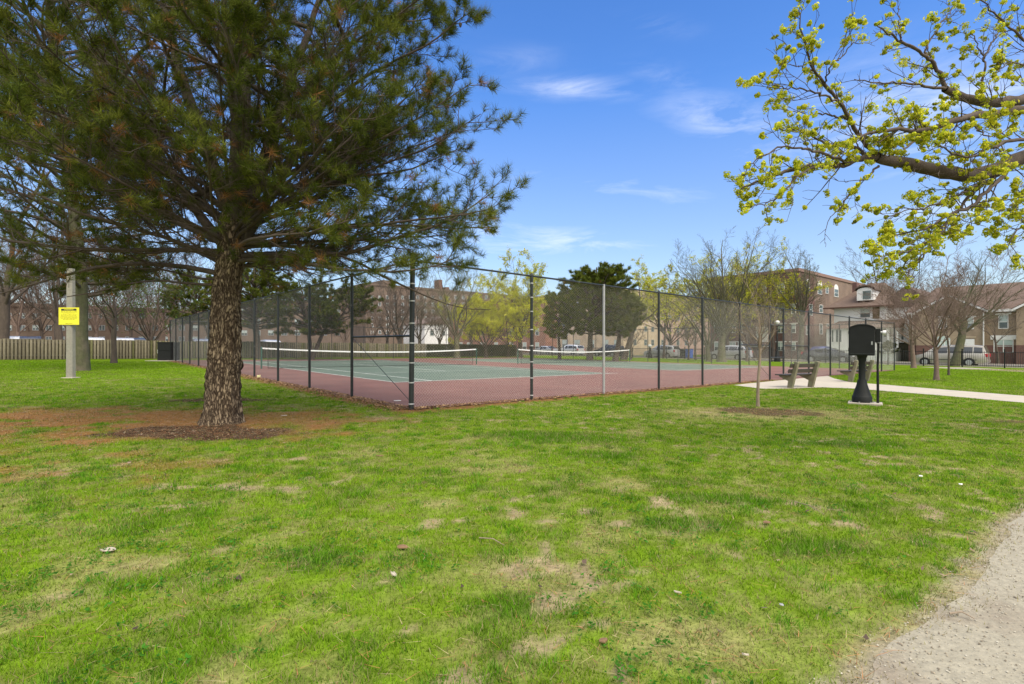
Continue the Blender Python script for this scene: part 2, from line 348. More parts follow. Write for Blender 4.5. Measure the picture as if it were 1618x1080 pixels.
def masks(x, y):
    litter = sstep(1.1, .45, ell(x, y, 110, 668, 5.2, 2.3, 3))*sstep(.34, .52, fbm(x, y, .7, 21)+.08)
    litter = np.maximum(litter, .8*sstep(1.0, .4, ell(x, y, 470, 668, 2.3, 1.6, 5))*sstep(.45, .62, fbm(x, y, .8, 23)))
    litter = np.maximum(litter, .6*sstep(1.1, .3, ell(x, y, 90, 740, 2.2, 1.2, 6))*sstep(.48, .66, fbm(x, y, .5, 24)))
    soil = sstep(1.05, .75, ell(x, y, 300, 683, 1.55, .75, 7))
    soil = np.maximum(soil, .9*sstep(1.0, .7, ell(x, y, 345, 632, 1.3, .55, 8)))
    soil = np.maximum(soil, .85*sstep(1.0, .6, ell(x, y, 1215, 650, 1.35, .8, 9)))
    soil = np.maximum(soil, .8*sstep(1.0, .6, ell(x, y, 120, 588, 1.9, .9, 10)))
    soil = np.maximum(soil, .8*sstep(1.0, .6, ell(x, y, 1480, 601, .7, .5, 11)))
    soil = np.maximum(soil, .7*sstep(1.0, .6, ell(x, y, 1600, 666, .7, .22, 12)))
    soil = np.maximum(soil, .7*sstep(1.0, .6, ell(x, y, 180, 573, 2.6, 1.2, 13)))
    dry = sstep(.50, .70, fbm(x, y, .13, 31))*.30 + sstep(.60, .74, fbm(x, y, .6, 33))*.40
    dry = np.maximum(dry, .6*sstep(1.1, .4, ell(x, y, 1130, 1010, .55, .35, 34)))
    dry = np.maximum(dry, .45*sstep(1.2, .4, ell(x, y, 840, 905, .5, .3, 35)))
    dry = np.maximum(dry, .7*sstep(1.3, .4, ell(x, y, 1200, 655, 2.4, 1.2, 36)))
    gs = gravel_side(x, y); dry = np.maximum(dry, .95*sstep(-.34, .02, gs+.35*(fbm(x, y, .25, 37)-.5)))
    lush = .55*sstep(.56, .72, fbm(x, y, .35, 41))
    for (px, py, rx, ry, sd_) in ((505,885,.28,.2,42),(880,690,1.2,.5,43),(960,720,.6,.4,44),(1080,830,.5,.2,45),(1340,700,.8,.3,46),(700,600,.1,.1,47),(1290,870,.4,.2,48),(830,960,.3,.16,49),(1140,790,.6,.2,50)):
        lush = np.maximum(lush, sstep(1.3, .4, ell(x, y, px, py, rx, ry, sd_)))
    c = np.stack([(x-CRN[0])*RD[0]+(y-CRN[1])*RD[1], (x-CRN[0])*LD[0]+(y-CRN[1])*LD[1]])
    edge = np.maximum(-np.minimum(c[0], c[1]), 0)          # distance outside the court (near sides)
    near = (np.minimum(c[0], c[1]) < .3) & (np.maximum(c[0], c[1]) < 38)
    lv = np.where(near, sstep(.75, .25, edge + .5*(fbm(x, y, .5, 51)-.5) + .012*np.maximum(c[0], 0)*1.0), 0)
    return litter, soil, dry, lush, lv
DIRT = np.array([.27, .235, .165])
GREEN, LUSH, STRAW, LITT, SOIL, LEAFC = [np.array(c) for c in ((.178, .305, .010), (.082, .215, .010), (.36, .29, .145), (.30, .135, .05), (.060, .038, .024), (.20, .105, .045))]
def bare_spots(x, y):
    return sstep(.625, .69, fbm(x, y, .20, 98, 4))*(.25+.65*sstep(.45, .6, fbm(x, y, 1.3, 99)))
def turf(x, y, blade=False):
    li, so, dr, lu, lv = masks(x, y)
    w = lambda a: a[..., None]
    g = GREEN*(1-.0*w(li)) * (.82+.36*w(fbm(x, y, 2.4, 61)))
    g = g*(1-w(lu)*.75)+LUSH*w(lu)*.75
    if not blade:
        th = w(sstep(.42, .62, fbm(x, y, .09, 63, 3))); g = (g*.62+STRAW*.07)*(1-.35*th)+np.array([.14, .12, .05])*.35*th
    g = g*(1-w(dr)*.8)+STRAW*w(dr)*.8
    if not blade:
        br = w(bare_spots(x, y)); g = g*(1-br)+np.array([.29, .225, .135])*(.6+.8*w(fbm(x, y, .05, 64)))*br
    g = g*(1-w(li)*.85)+LITT*w(li)*.85
    if not blade:
        dd = w(sstep(-.30, -.02, gravel_side(x, y)+.5*(fbm(x, y, .14, 38)-.5))); g = g*(1-dd)+DIRT*(.7+.6*w(fbm(x, y, .05, 39)))*dd
        g = g*(1-w(so))+SOIL*(.7+.8*w(fbm(x, y, .12, 71)))*w(so)
        g = g*(1-w(lv))+LEAFC*(.6+.8*w(fbm(x, y, .15, 72)))*w(lv)
    return g
def axis(lo, hi, step, far, n):
    a = np.arange(lo, hi, step); k = np.geomspace(step, far, n)
    return np.concatenate([lo-np.cumsum(k)[::-1], a, hi-step+np.cumsum(k)])
xs = axis(-17, 17, .07, 260, 38); ys = axis(1.0, 21, .07, 260, 38)
GX, GY = np.meshgrid(xs, ys); nx, ny = len(xs), len(ys)
colr = turf(GX.ravel(), GY.ravel())
far_ = sstep(14, 30, GY.ravel())[:, None]
colr = colr*(1-far_)+(GREEN*.54*(.85+.3*fbm(GX.ravel(), GY.ravel(), 9, 66)[:, None])+STRAW*.04)*far_
I = (np.arange(ny-1)[:, None]*nx+np.arange(nx-1)[None, :]).ravel()
# beyond the privacy fence: a parking yard and bare winter ground
cs_ = (GX.ravel()-CRN[0])*LD[0]+(GY.ravel()-CRN[1])*LD[1]
yard = sstep(46, 52, cs_)[:, None]; colr = colr*(1-yard)+np.array([.16, .13, .09])*yard
lit2 = (sstep(40.5, 42.5, cs_)*sstep(30, 20, GX.ravel())*sstep(.4, .6, fbm(GX.ravel(), GY.ravel(), 2.5, 67)))[:, None]; colr = colr*(1-lit2*.6)+np.array([.17, .11, .06])*lit2*.6
V = np.stack([GX.ravel(), GY.ravel(), gz(GX.ravel())], 1)
o = npmesh('ground', V, np.stack([I, I+1, I+1+nx, I+nx], 1), M_ground, col=colr, smooth=True); tag(o, 'spring lawn with dry patches and bare soil around the trees', None, kind='structure')

def flat(name, P, z, m, label, sub=0):
    me = MB(); me.poly([v3(p, z) for p in P]); o = me.build(name, m); tag(o, label, None, kind='structure'); return o
def rect(t0, t1, s0, s1): return [W(t0, s0), W(t1, s0), W(t1, s1), W(t0, s1)]
FT, FS = 34.75, 37.25                                      # extent of the court enclosure
flat('court_surface', rect(-.06, FT+.05, -.06, FS+.05), .012, M_maroon, 'faded maroon hard court surround')
CRT = []
for t0 in (3.2, 21.0):
    t1 = t0+11.8; s0, s1 = 6.95, 32.55
    flat('court_play_area', rect(t0, t1, s0, s1), .016, M_green, 'faded green tennis court playing area')
    CRT.append((t0, t1, s0, s1))
mb = MB()
def line(t0, t1, s0, s1): mb.poly([v3(p, .0205) for p in rect(t0, t1, s0, s1)])
for (t0, t1, s0, s1) in CRT:
    w = .075; sn = (s0+s1)/2; a = 1.47; sv = 6.9
    line(t0, t1+(.5 if t0 < 10 else 0), s0, s0+.1); line(t0, t1, s1-.1, s1)
    for t in (t0, t1-w, t0+a, t1-a-w): line(t, t+w, s0+.1, s1-.1)
    for s in (sn-sv, sn+sv): line(t0+a+w, t1-a-w, s, s+w)
    line((t0+t1-w)/2, (t0+t1+w)/2, sn-sv+w, sn+sv)
    line((t0+t1-w)/2, (t0+t1+w)/2, s0+.1, s0+.25)
o = mb.build('court_lines', M_line); tag(o, 'white painted tennis court lines', None, kind='structure')
flat('pavement', PATHPOLY, .010, M_conc, 'pale concrete walk and pad beside the courts')
mb = MB()                                                  # joints across the walk
for i in range(9):
    a = G(1250+i*55, 613.5 if i < 2 else 613+(i*55-50)*.083); 
# gravel path with a ragged edge
gy = np.concatenate([np.linspace(.3, 9, 400), np.linspace(9.1, 40, 100)]); gxe = np.interp(gy, _ge[:, 1], _ge[:, 0]) - .04 + .16*(fbm(gy*0+3, gy, .2, 81)-.5)*np.clip(gy/3, .6, 2)
vv = np.concatenate([np.stack([gxe, gy, gz(gxe)+.0022], 1), np.stack([gxe+3.4+.6*gy*0, gy, gz(gxe+3.4)+.006], 1)])
I = np.arange(499); o = npmesh('path', vv, np.stack([I, I+500, I+501, I+1], 1), M_gravel); tag(o, 'crushed stone walking path', None, kind='structure')
# street beyond the iron fence
def strip(name, t0, t1, z, m, label, s0=-160, s1=220): return flat(name, rect(t0, t1, s0, s1), z, m, label)
strip('road', 50.4, 59.6, .010, M_asph, 'asphalt street beyond the park')
def kerb(t):
    k = MB(); a, b, c, d = rect(t, t+.18, -160, 220)
    k.pts([v3(p, z) for z in (-.1, .13) for p in (a, b, c, d)]); k.f += [(4,5,6,7),(0,1,5,4),(1,2,6,5),(2,3,7,6),(3,0,4,7)]
    tag(k.build('kerb', M_conc), 'concrete street kerb', None, kind='structure')
kerb(50.2); kerb(59.6)
strip('pavement', 61.8, 63.4, .012, M_conc, 'far side concrete sidewalk')

# ---------------------------------------------------------------- grass, pine straw, leaves, gravel: stuff nobody could count
RG = np.random.default_rng(11)
def view_points(n, y0, y1, power=0.0, margin=1.12):
    """random ground points inside the view wedge; density ~ 1/Y^(1-power)"""
    Y = y0+(y1-y0)*RG.random(n); X = (RG.random(n)*2-1)*(Y*1.03+1.0)
    return X, Y
def outside_court(x, y, m=.08):
    t = (x-CRN[0])*RD[0]+(y-CRN[1])*RD[1]; s = (x-CRN[0])*LD[0]+(y-CRN[1])*LD[1]
    return (t < -m) | (s < -m)
def blades(name, X, Y, colr, h, w, lean, label, material, z0=0.0, flat_=False, cat=None):
    n = len(X); a = RG.random(n)*2*PI; dx, dy = np.cos(a), np.sin(a); b = RG.random(n)*2*PI; lx, ly = np.cos(b)*lean, np.sin(b)*lean
    base = np.stack([X, Y, gz(X)+z0], 1); hw = (w/2)[:, None]; side = np.stack([dx, dy, np.zeros(n)], 1)*hw
    tip = base+np.stack([lx*h, ly*h, np.maximum(np.sqrt(np.maximum(1-np.minimum(lean, .98)**2, .02))*h, .002)], 1)
    if flat_:
        side = np.stack([-ly, lx, np.zeros(n)], 1)/np.maximum(lean, .01)[:, None]*hw; base[:, 2] += .006+RG.random(n)*.012; tip[:, 2] = base[:, 2]+RG.random(n)*.012
    V = np.stack([base-side, base+side, tip], 1).reshape(-1, 3)
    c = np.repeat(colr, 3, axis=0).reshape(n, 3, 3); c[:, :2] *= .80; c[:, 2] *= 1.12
    o = npmesh(name, V, np.arange(3*n).reshape(n, 3), material, col=c.reshape(-1, 3)); return tag(o, label, cat or 'grass', kind='stuff')
n = 1350000
X, Y = view_points(n, 1.65, 19)
gsd = gravel_side(X, Y)+.5*(fbm(X, Y, .22, 91)-.5); k = outside_court(X, Y) & (RG.random(n) < np.clip(1-(gsd+.14)/.42, 0, 1)**1.6) & ~inpoly(X, Y, PATHPOLY) & (np.hypot(X-PINE[0], Y-PINE[1]) > .38)
X, Y = X[k], Y[k]; li, so, dr, lu, lv = masks(X, Y)
keep = RG.random(len(X)) < (1-.97*so)*(1-.85*li)*(1-.93*lv)*(1-.5*dr)*(.62+.38*np.maximum(lu, 0)+.0)*(.55+.9*fbm(X, Y, .16, 92))*(1-.8*bare_spots(X, Y))
X, Y, lu, dr, li = X[keep], Y[keep], lu[keep], dr[keep], li[keep]; n = len(X)
c = turf(X, Y, True)*(.60+.95*RG.random(n)**1.1)[:, None]*(.8+.4*fbm(X, Y, .07, 95, 2))[:, None]
yel = RG.random(n) < .10+.40*dr; c[yel] = STRAW*(.6+.7*RG.random(yel.sum()))[:, None]
h = (.015+.025*RG.random(n))*(1+.75*lu)*(1-.35*dr); lean = .25+.65*RG.random(n)
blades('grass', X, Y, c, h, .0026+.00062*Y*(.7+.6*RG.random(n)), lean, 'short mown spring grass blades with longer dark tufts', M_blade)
X, Y = view_points(230000, 19, 36); k = outside_court(X, Y) & ~inpoly(X, Y, PATHPOLY); X, Y = X[k], Y[k]; li, so, dr, lu, lv = masks(X, Y); k = RG.random(len(X)) < (1-.9*so)*(1-.9*lv)*(1-.85*li); X, Y = X[k], Y[k]; n = len(X)
c = turf(X, Y, True)*(.60+.95*RG.random(n))[:, None]*(.8+.4*fbm(X, Y, .5, 95, 2))[:, None]
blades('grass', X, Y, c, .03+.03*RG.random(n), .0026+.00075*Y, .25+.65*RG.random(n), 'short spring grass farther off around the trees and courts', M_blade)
# scattered taller clumps
m = 1700; X, Y = view_points(m, 1.7, 15); li, so, dr, lu, lv = masks(X, Y); k = outside_court(X, Y, .2) & (gravel_side(X, Y) < -.15) & ~inpoly(X, Y, PATHPOLY) & (RG.random(m) < (1-so)*(1-li)*(.25+.9*fbm(X, Y, .9, 96)+.3*lu)); X, Y = X[k], Y[k]; per = 48; cr = np.repeat(.5+.6*RG.random(len(X)), per)
X = np.repeat(X, per)+RG.normal(0, .042, per*len(X)); Y = np.repeat(Y, per)+RG.normal(0, .042, per*len(Y)); n = len(X)
c = np.array([.090, .215, .012])*(.7+.8*RG.random(n))[:, None]*cr[:, None]*1.35
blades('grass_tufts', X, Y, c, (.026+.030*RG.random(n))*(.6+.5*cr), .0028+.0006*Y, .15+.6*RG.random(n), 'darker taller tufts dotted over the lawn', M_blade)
# fallen pine needles, brown, thick under the pine and thin elsewhere
n = 260000; X, Y = view_points(n, 1.9, 15); li, so, dr, lu, lv = masks(X, Y)
k = outside_court(X, Y) & (RG.random(n) < np.clip(.9*li+.35*so+.03+.10*dr, 0, 1)) & (gravel_side(X, Y) < -.05) & ~inpoly(X, Y, PATHPOLY)
X, Y = X[k], Y[k]; n = len(X); c = np.where(RG.random(n)[:, None] < .6, LITT*1.2, STRAW)*(.5+.9*RG.random(n))[:, None]
blades('pine_straw', X, Y, c, .05+.06*RG.random(n), .002+.0005*Y, np.full(n, .97), 'brown fallen pine needles strewn under the pine', M_leaf, flat_=True, cat='pine needles')
def litter(name, X, Y, colr, size, label, m, cat, lift=.0):
    """small curled four-cornered flakes"""
    n = len(X); a = RG.random(n)*2*PI; u = np.stack([np.cos(a), np.sin(a), (RG.random(n)-.5)*.9], 1)*size[:, None]; v = np.stack([-np.sin(a), np.cos(a), (RG.random(n)-.5)*.9], 1)*(size*(.4+.4*RG.random(n)))[:, None]
    c0 = np.stack([X, Y, gz(X)+.012+lift*RG.random(n)], 1)
    q = np.stack([c0-u, c0-v*.8, c0+u, c0+v], 1); q[:, 0, 2] += size*.4*RG.random(n); q[:, 2, 2] += size*.5*RG.random(n)
    q[:, :, 2] = np.maximum(q[:, :, 2], gz(q[:, :, 0])+.004)
    o = npmesh(name, q.reshape(-1, 3), np.arange(4*n).reshape(n, 4), m, col=np.repeat(colr, 4, axis=0)); return tag(o, label, cat, kind='stuff')
# leaves blown against the court fence
def fence_band(n, along, out):
    t = RG.random(n)**1.25*along; d = np.abs(RG.normal(0, out, n)); d = d*(.5+fbm(t, t*0, 1.1, 93)*1.2); return t, d-.12
ta, da = fence_band(8000, 36, .24); tb, db = fence_band(3800, 17, .10)
P = np.concatenate([CRN+ta[:, None]*LD-da[:, None]*RD, CRN+tb[:, None]*RD-db[:, None]*LD]); n = len(P)
cl = np.array([(.26, .135, .055), (.15, .075, .03), (.36, .23, .11), (.20, .11, .05)])[RG.integers(0, 4, n)]*(.6+.8*RG.random(n))[:, None]
litter('fallen_leaves', P[:, 0], P[:, 1], cl, .014+.024*RG.random(n), 'brown dead leaves heaped along the foot of the court fence', M_leaf, 'leaves', .025)
# mulch and bark bits on bare soil, odd leaves over the lawn
n = 160000; X, Y = view_points(n, 2, 22); li, so, dr, lu, lv = masks(X, Y); k = (RG.random(n) < .16*so+.0015+.012*dr+.008*li) & outside_court(X, Y) & (gravel_side(X, Y) < 0) & ~inpoly(X, Y, PATHPOLY)
X, Y = X[k], Y[k]; n = len(X); cl = np.array([(.07, .045, .03), (.16, .10, .065), (.28, .21, .14), (.11, .075, .05)])[RG.integers(0, 4, n)]*(.6+.8*RG.random(n))[:, None]
litter('mulch', X, Y, cl, .010+.016*RG.random(n), 'brown bark mulch and leaf bits on bare soil rings', M_soil, 'mulch', .01)
n = 9000; X, Y = view_points(n, 1.8, 12); k = outside_court(X, Y) & (gravel_side(X, Y) < -.3) & (fbm(X, Y, .5, 97) > .56) & (np.hypot(X-PINE[0], Y-PINE[1]) > 2); X, Y = np.repeat(X[k], 5)+RG.normal(0, .022, 5*k.sum()), np.repeat(Y[k], 5)+RG.normal(0, .022, 5*k.sum()); n = len(X)
litter('clover', X, Y, np.array([.045, .15, .015])*(.6+.9*RG.random(n))[:, None], .007+.008*RG.random(n), 'small dark green clover leaves among the grass', M_blade, 'clover', .02)
# gravel stones
n = 34000; Y = 1.6+RG.random(n)**1.5*9; X = np.interp(Y, _ge[:, 1], _ge[:, 0])-.30+RG.random(n)**1.1*3.3; k = (X < Y*1.12) & (gravel_side(X, Y)+.3*(fbm(X, Y, .2, 91)-.5) > -.24*RG.random(n)**.5); X, Y = X[k], Y[k]; n = len(X)
r = .0018+.0042*RG.random(n)**3; cs = np.array([(.33, .30, .23), (.37, .34, .27), (.15, .12, .08), (.28, .23, .16)])[RG.integers(0, 4, n)]*(.75+.5*RG.random(n))[:, None]
c0 = np.stack([X, Y, gz(X)+.006], 1); octv = np.array([(1,0,0),(0,1,0),(-1,0,0),(0,-1,0),(0,0,.8)]); a = RG.random(n)*2*PI; ca, sa = np.cos(a), np.sin(a)
vv = octv[None]*(.7+.6*RG.random((n, 5, 1))); vx = vv[..., 0]*ca[:, None]-vv[..., 1]*sa[:, None]; vy = vv[..., 0]*sa[:, None]+vv[..., 1]*ca[:, None]
vv = np.stack([vx, vy, vv[..., 2]], 2)*r[:, None, None]+c0[:, None]
fa = np.array([(0,1,4),(1,2,4),(2,3,4),(3,0,4)]); F = (np.arange(n)[:, None, None]*5+fa[None]).reshape(-1, 3)
tag(npmesh('gravel', vv.reshape(-1, 3), F, M_stone, col=np.repeat(cs, 5, axis=0)), 'loose grey gravel on the crushed stone path', 'gravel', kind='stuff')

# ---------------------------------------------------------------- trees
def unit(a): return a/np.maximum(np.linalg.norm(a, axis=-1, keepdims=True), 1e-9)
def grow(P0, D0, Ln, R0, seg, wig, up, rng, R1=.25, droop=None):
    """all branches of a level at once: random-walk polylines; returns points (n,seg+1,3), radii (n,seg+1)"""
    n = len(P0); P = np.zeros((n, seg+1, 3)); P[:, 0] = P0; d = unit(D0.copy()); st = (Ln/seg)[:, None]
    for i in range(seg):
        P[:, i+1] = P[:, i]+d*st
        d = d+rng.normal(0, wig, (n, 3)); d[:, 2] += up if droop is None else (droop if i < seg*.5 else up); d = unit(d)
    u = np.linspace(0, 1, seg+1)[None]; R = R0[:, None]*(1-(1-R1)*u)
    return P, R
def spawn(P, R, m, rng, lo=.25, hi=1.0, ang=(.6, 1.1), flat=0.0, lenk=(.35, .6), L=None, rk=.6, upb=0.0, taper=True, azs=None):
    """m children per branch"""
    n, s = P.shape[:2]; s -= 1
    u = lo+(hi-lo)*((np.arange(m)[None]+rng.random((n, m)))/m); f = u*s; i = np.minimum(f.astype(int), s-1); fr = (f-i)[..., None]
    ar = np.arange(n)[:, None]; a, b = P[ar, i], P[ar, i+1]; p = a*(1-fr)+b*fr; d = unit(b-a); r = R[ar, i]*(1-fr[..., 0])+R[ar, i+1]*fr[..., 0]
    z = np.array([0, 0, 1.0]); sx_ = unit(np.cross(d, z)+1e-6); sy_ = np.cross(sx_, d)
    az = rng.random((n, m))*2*PI if azs is None else azs
    side = np.cos(az)[..., None]*sx_+np.sin(az)[..., None]*sy_*(1-flat)
    if flat: side = np.where((np.arange(m) % 2 == 0)[None, :, None], 1, -1)*sx_*flat+side*(1-flat)
    th = ang[0]+(ang[1]-ang[0])*rng.random((n, m, 1)); nd = unit(d*np.cos(th)+unit(side)*np.sin(th)+z*upb)
    ln = (L[:, None] if L is not None else 1)*(lenk[0]+(lenk[1]-lenk[0])*rng.random((n, m)))
    if taper: ln = ln*(1.15-.65*u)
    return p.reshape(-1, 3), nd.reshape(-1, 3), ln.ravel(), (r*rk).ravel(), u.ravel()
def tubes(groups, ks):
    """mesh of many tapered tubes; groups of (P,R)"""
    Vs, Fs, off = [], [], 0
    for (P, R), k in zip(groups, ks):
        n, s = P.shape[:2]
        if n == 0: continue
        d = np.empty_like(P); d[:, 1:-1] = P[:, 2:]-P[:, :-2]; d[:, 0] = P[:, 1]-P[:, 0]; d[:, -1] = P[:, -1]-P[:, -2]; d = unit(d)
        m = unit(P[:, -1]-P[:, 0]); ref = np.where(np.abs(m[:, 2:3]) < .9, np.array([[0, 0, 1.0]]), np.array([[1.0, 0, 0]]))
        u = unit(np.cross(d, ref[:, None])); w = np.cross(d, u); a = np.arange(k)*2*PI/k
        V = P[:, :, None]+R[:, :, None, None]*(np.cos(a)[None, None, :, None]*u[:, :, None]+np.sin(a)[None, None, :, None]*w[:, :, None])
        idx = off+(np.arange(n)[:, None, None]*s*k+np.arange(s-1)[None, :, None]*k); j = np.arange(k)[None, None]; jn = (j+1) % k
        F = np.stack([idx+j, idx+jn, idx+k+jn, idx+k+j], -1).reshape(-1, 4); Vs.append(V.reshape(-1, 3)); Fs.append(F); off += n*s*k
    return np.concatenate(Vs), np.concatenate(Fs)
def trunk_mesh(P, R, k, rough, seed, flare=0.0):
    """one smooth trunk tube with lumpy girth and a root flare"""
    P = np.array(P, float); n = len(P); a = np.arange(k)*2*PI/k
    z = np.arange(n)[:, None]/n*8; rr = np.array(R)[:, None]*(1+rough*(fbm(np.cos(a)[None]*2+5+z*.25, np.sin(a)[None]*2+5+z*.35, .7, seed)-.5)*2+rough*.8*(fbm(np.cos(a)[None]*6+9, np.sin(a)[None]*6+z*.5, .6, seed+3)-.5)*2)
    if flare: rr = rr*(1+flare*np.exp(-(P[:, 2:3]-P[0, 2])/.16)*(.55+.6*np.abs(np.sin(a*2.5+seed))[None]))
    V = np.stack([P[:, 0:1]+rr*np.cos(a), P[:, 1:2]+rr*np.sin(a), np.repeat(P[:, 2:3], k, 1)], -1)
    i = (np.arange(n-1)[:, None]*k); j = np.arange(k)[None]; jn = (j+1) % k
    return V.reshape(-1, 3), np.stack([i+j, i+jn, i+k+jn, i+k+j], -1).reshape(-1, 4)

def bare_tree(label, px=None, py=None, Y=None, top=400, spread=.4, fork=.28, tr=None, limbs=7, m=(7, 7, 6), bark=None, seed=1, lean=(0, 0), upright=.55, bloom=None,
              name='bare_tree', group=None, cat='tree', twig=.0045, wig=.12, leaders=1, xy=None):
    rng = np.random.default_rng(seed); bark = bark or M_bark
    p = G(px, py) if py is not None else (AT(px, Y) if xy is None else xy); base = v3(p, -.05); H = ZZ(top, p[1])-base[2]; r0 = tr or H*.022
    twig = max(twig, p[1]*.00016)
    root = empty(name, base); tag(root, label, cat, group)
    # trunk
    d0 = unit(np.array([[lean[0], lean[1], 1.0]])); TP, TR = grow(np.zeros((1, 3)), d0, np.array([H*fork]), np.array([r0]), 8, .03, .05, rng, .72)
    fl = np.ones(9); fl[0] = 1.35; fl[1] = 1.08; TR = TR*fl
    v, f = tubes([(TP, TR)], [14]); npmesh('trunk', v, f, bark, root, smooth=True)
    tipP, tipd = TP[0, -1], unit(TP[0, -1]-TP[0, -2])
    # leaders continue, then limbs, boughs, twigs
    n1 = limbs; az = np.arange(n1)*2.39996+rng.random(n1)*.6; el = upright+rng.random(n1)*.5
    D = np.stack([np.cos(az)*np.cos(el), np.sin(az)*np.cos(el), np.sin(el)], 1)+tipd*.35; D[0] = tipd+rng.normal(0, .08, 3)
    st = TP[0, -1][None]-tipd*(rng.random((n1, 1))*H*fork*.35); st[0] = tipP
    reach = np.sqrt((np.cos(el)*spread*1.25)**2+(np.sin(el)*(1-fork))**2)*H*(.75+.25*rng.random(n1)); reach[0] = H*(1-fork)*.95
    P1, R1 = grow(st, D, reach, np.full(n1, r0*.30)*(.6+.6*rng.random(n1)), 9, wig, .05, rng, .12); R1[0] *= 1.7
    a = spawn(P1, R1, m[0], rng, .15, .98, (.5, .95), L=reach, lenk=(.28, .5), rk=.45, upb=.15); P2, R2 = grow(a[0], a[1], a[2], np.maximum(a[3], twig*1.5), 6, wig*1.1, .04, rng, .3)
    b = spawn(P2, R2, m[1], rng, .15, 1.0, (.4, .9), L=a[2], lenk=(.3, .55), rk=.6, upb=.12); P3, R3 = grow(b[0], b[1], b[2], np.clip(b[3], twig, twig*3), 4, wig*1.1, .03, rng, .5)
    c = spawn(P3, R3, m[2], rng, .2, 1.0, (.4, .9), L=b[2], lenk=(.35, .7), rk=.6, upb=.1); P4, R4 = grow(c[0], c[1], c[2], np.full(len(c[2]), twig*.75), 2, wig, .03, rng, .6)
    mx_ = P4[..., 2].max(); sc = (H*1.0)/max(mx_, .1)
    for Q in (P1, P2, P3, P4): Q[...] = tipP*(sc*0)+Q  # limbs keep their joints; height is set by a vertical stretch above the fork
    def stretch(Q):
        z = Q[..., 2]; zt = tipP[2]; Q[..., 2] = np.where(z > zt, zt+(z-zt)*(H-zt)/max(mx_-zt, .1), z)
        Q[..., 2] = np.maximum(Q[..., 2], H*.1); return Q
    for Q in (P1, P2, P3, P4): stretch(Q)
    v, f = tubes([(P1, R1), (P2, R2), (P3, R3), (P4, R4)], [7, 5, 4, 3]); npmesh('crown', v, f, bark, root, smooth=True)
    if bloom:
        cb, nb, sz = bloom; T = np.concatenate([P4[:, -1], P3[:, -1], P4[:, 1]]); T = T[rng.integers(0, len(T), nb)]+rng.normal(0, sz*1.3, (nb, 3))
        flakes('blossom', T, sz, np.array(cb), M_bloom, root, rng)
    return root
def flakes(name, T, sz, c, m, parent, rng, var=.6):
    n = len(T); u = unit(rng.normal(0, 1, (n, 3)))*sz*(.5+rng.random((n, 1))); w = unit(np.cross(u, rng.normal(0, 1, (n, 3))))*sz*.6*(.5+rng.random((n, 1)))
    q = np.stack([T-u, T-w, T+u, T+w], 1); cc = np.atleast_2d(c); cc = cc[rng.integers(0, len(cc), n)]*(1-var/2+var*rng.random((n, 1)))
    return npmesh(name, q.reshape(-1, 3), np.arange(4*n).reshape(n, 4), m, parent, col=np.repeat(cc, 4, axis=0))
def needles(T, D, per, ln, wd, rng, back=.2, cols=None, fwd=.6):
    """needle sprays around shoots starting at T heading D"""
    n = len(T); t = rng.random((n, per, 1)); D = unit(D)[:, None]; s = unit(rng.normal(0, 1, (n, per, 3))); s = unit(s-D*(s*D).sum(-1, keepdims=True)*.9)
    d = unit(D*fwd*(.5+rng.random((n, per, 1)))+s); d[..., 2] += .12; p = T[:, None]-D*back*t; L_ = ln*(.65+.5*rng.random((n, per, 1)))
    w = unit(np.cross(d, rng.normal(0, 1, (n, per, 3))))*wd/2; tip = p+d*L_
    V = np.stack([p-w, p+w, tip], 2).reshape(-1, 3)
    ci = cols[:, None]*(.6+.8*rng.random((n, per, 1))); c = np.repeat(ci.reshape(-1, 3), 3, axis=0)
    return V, c
GN = np.array([(.080, .098, .012), (.055, .075, .010), (.120, .135, .018), (.066, .086, .012)]); DEADN = np.array([.24, .12, .045])

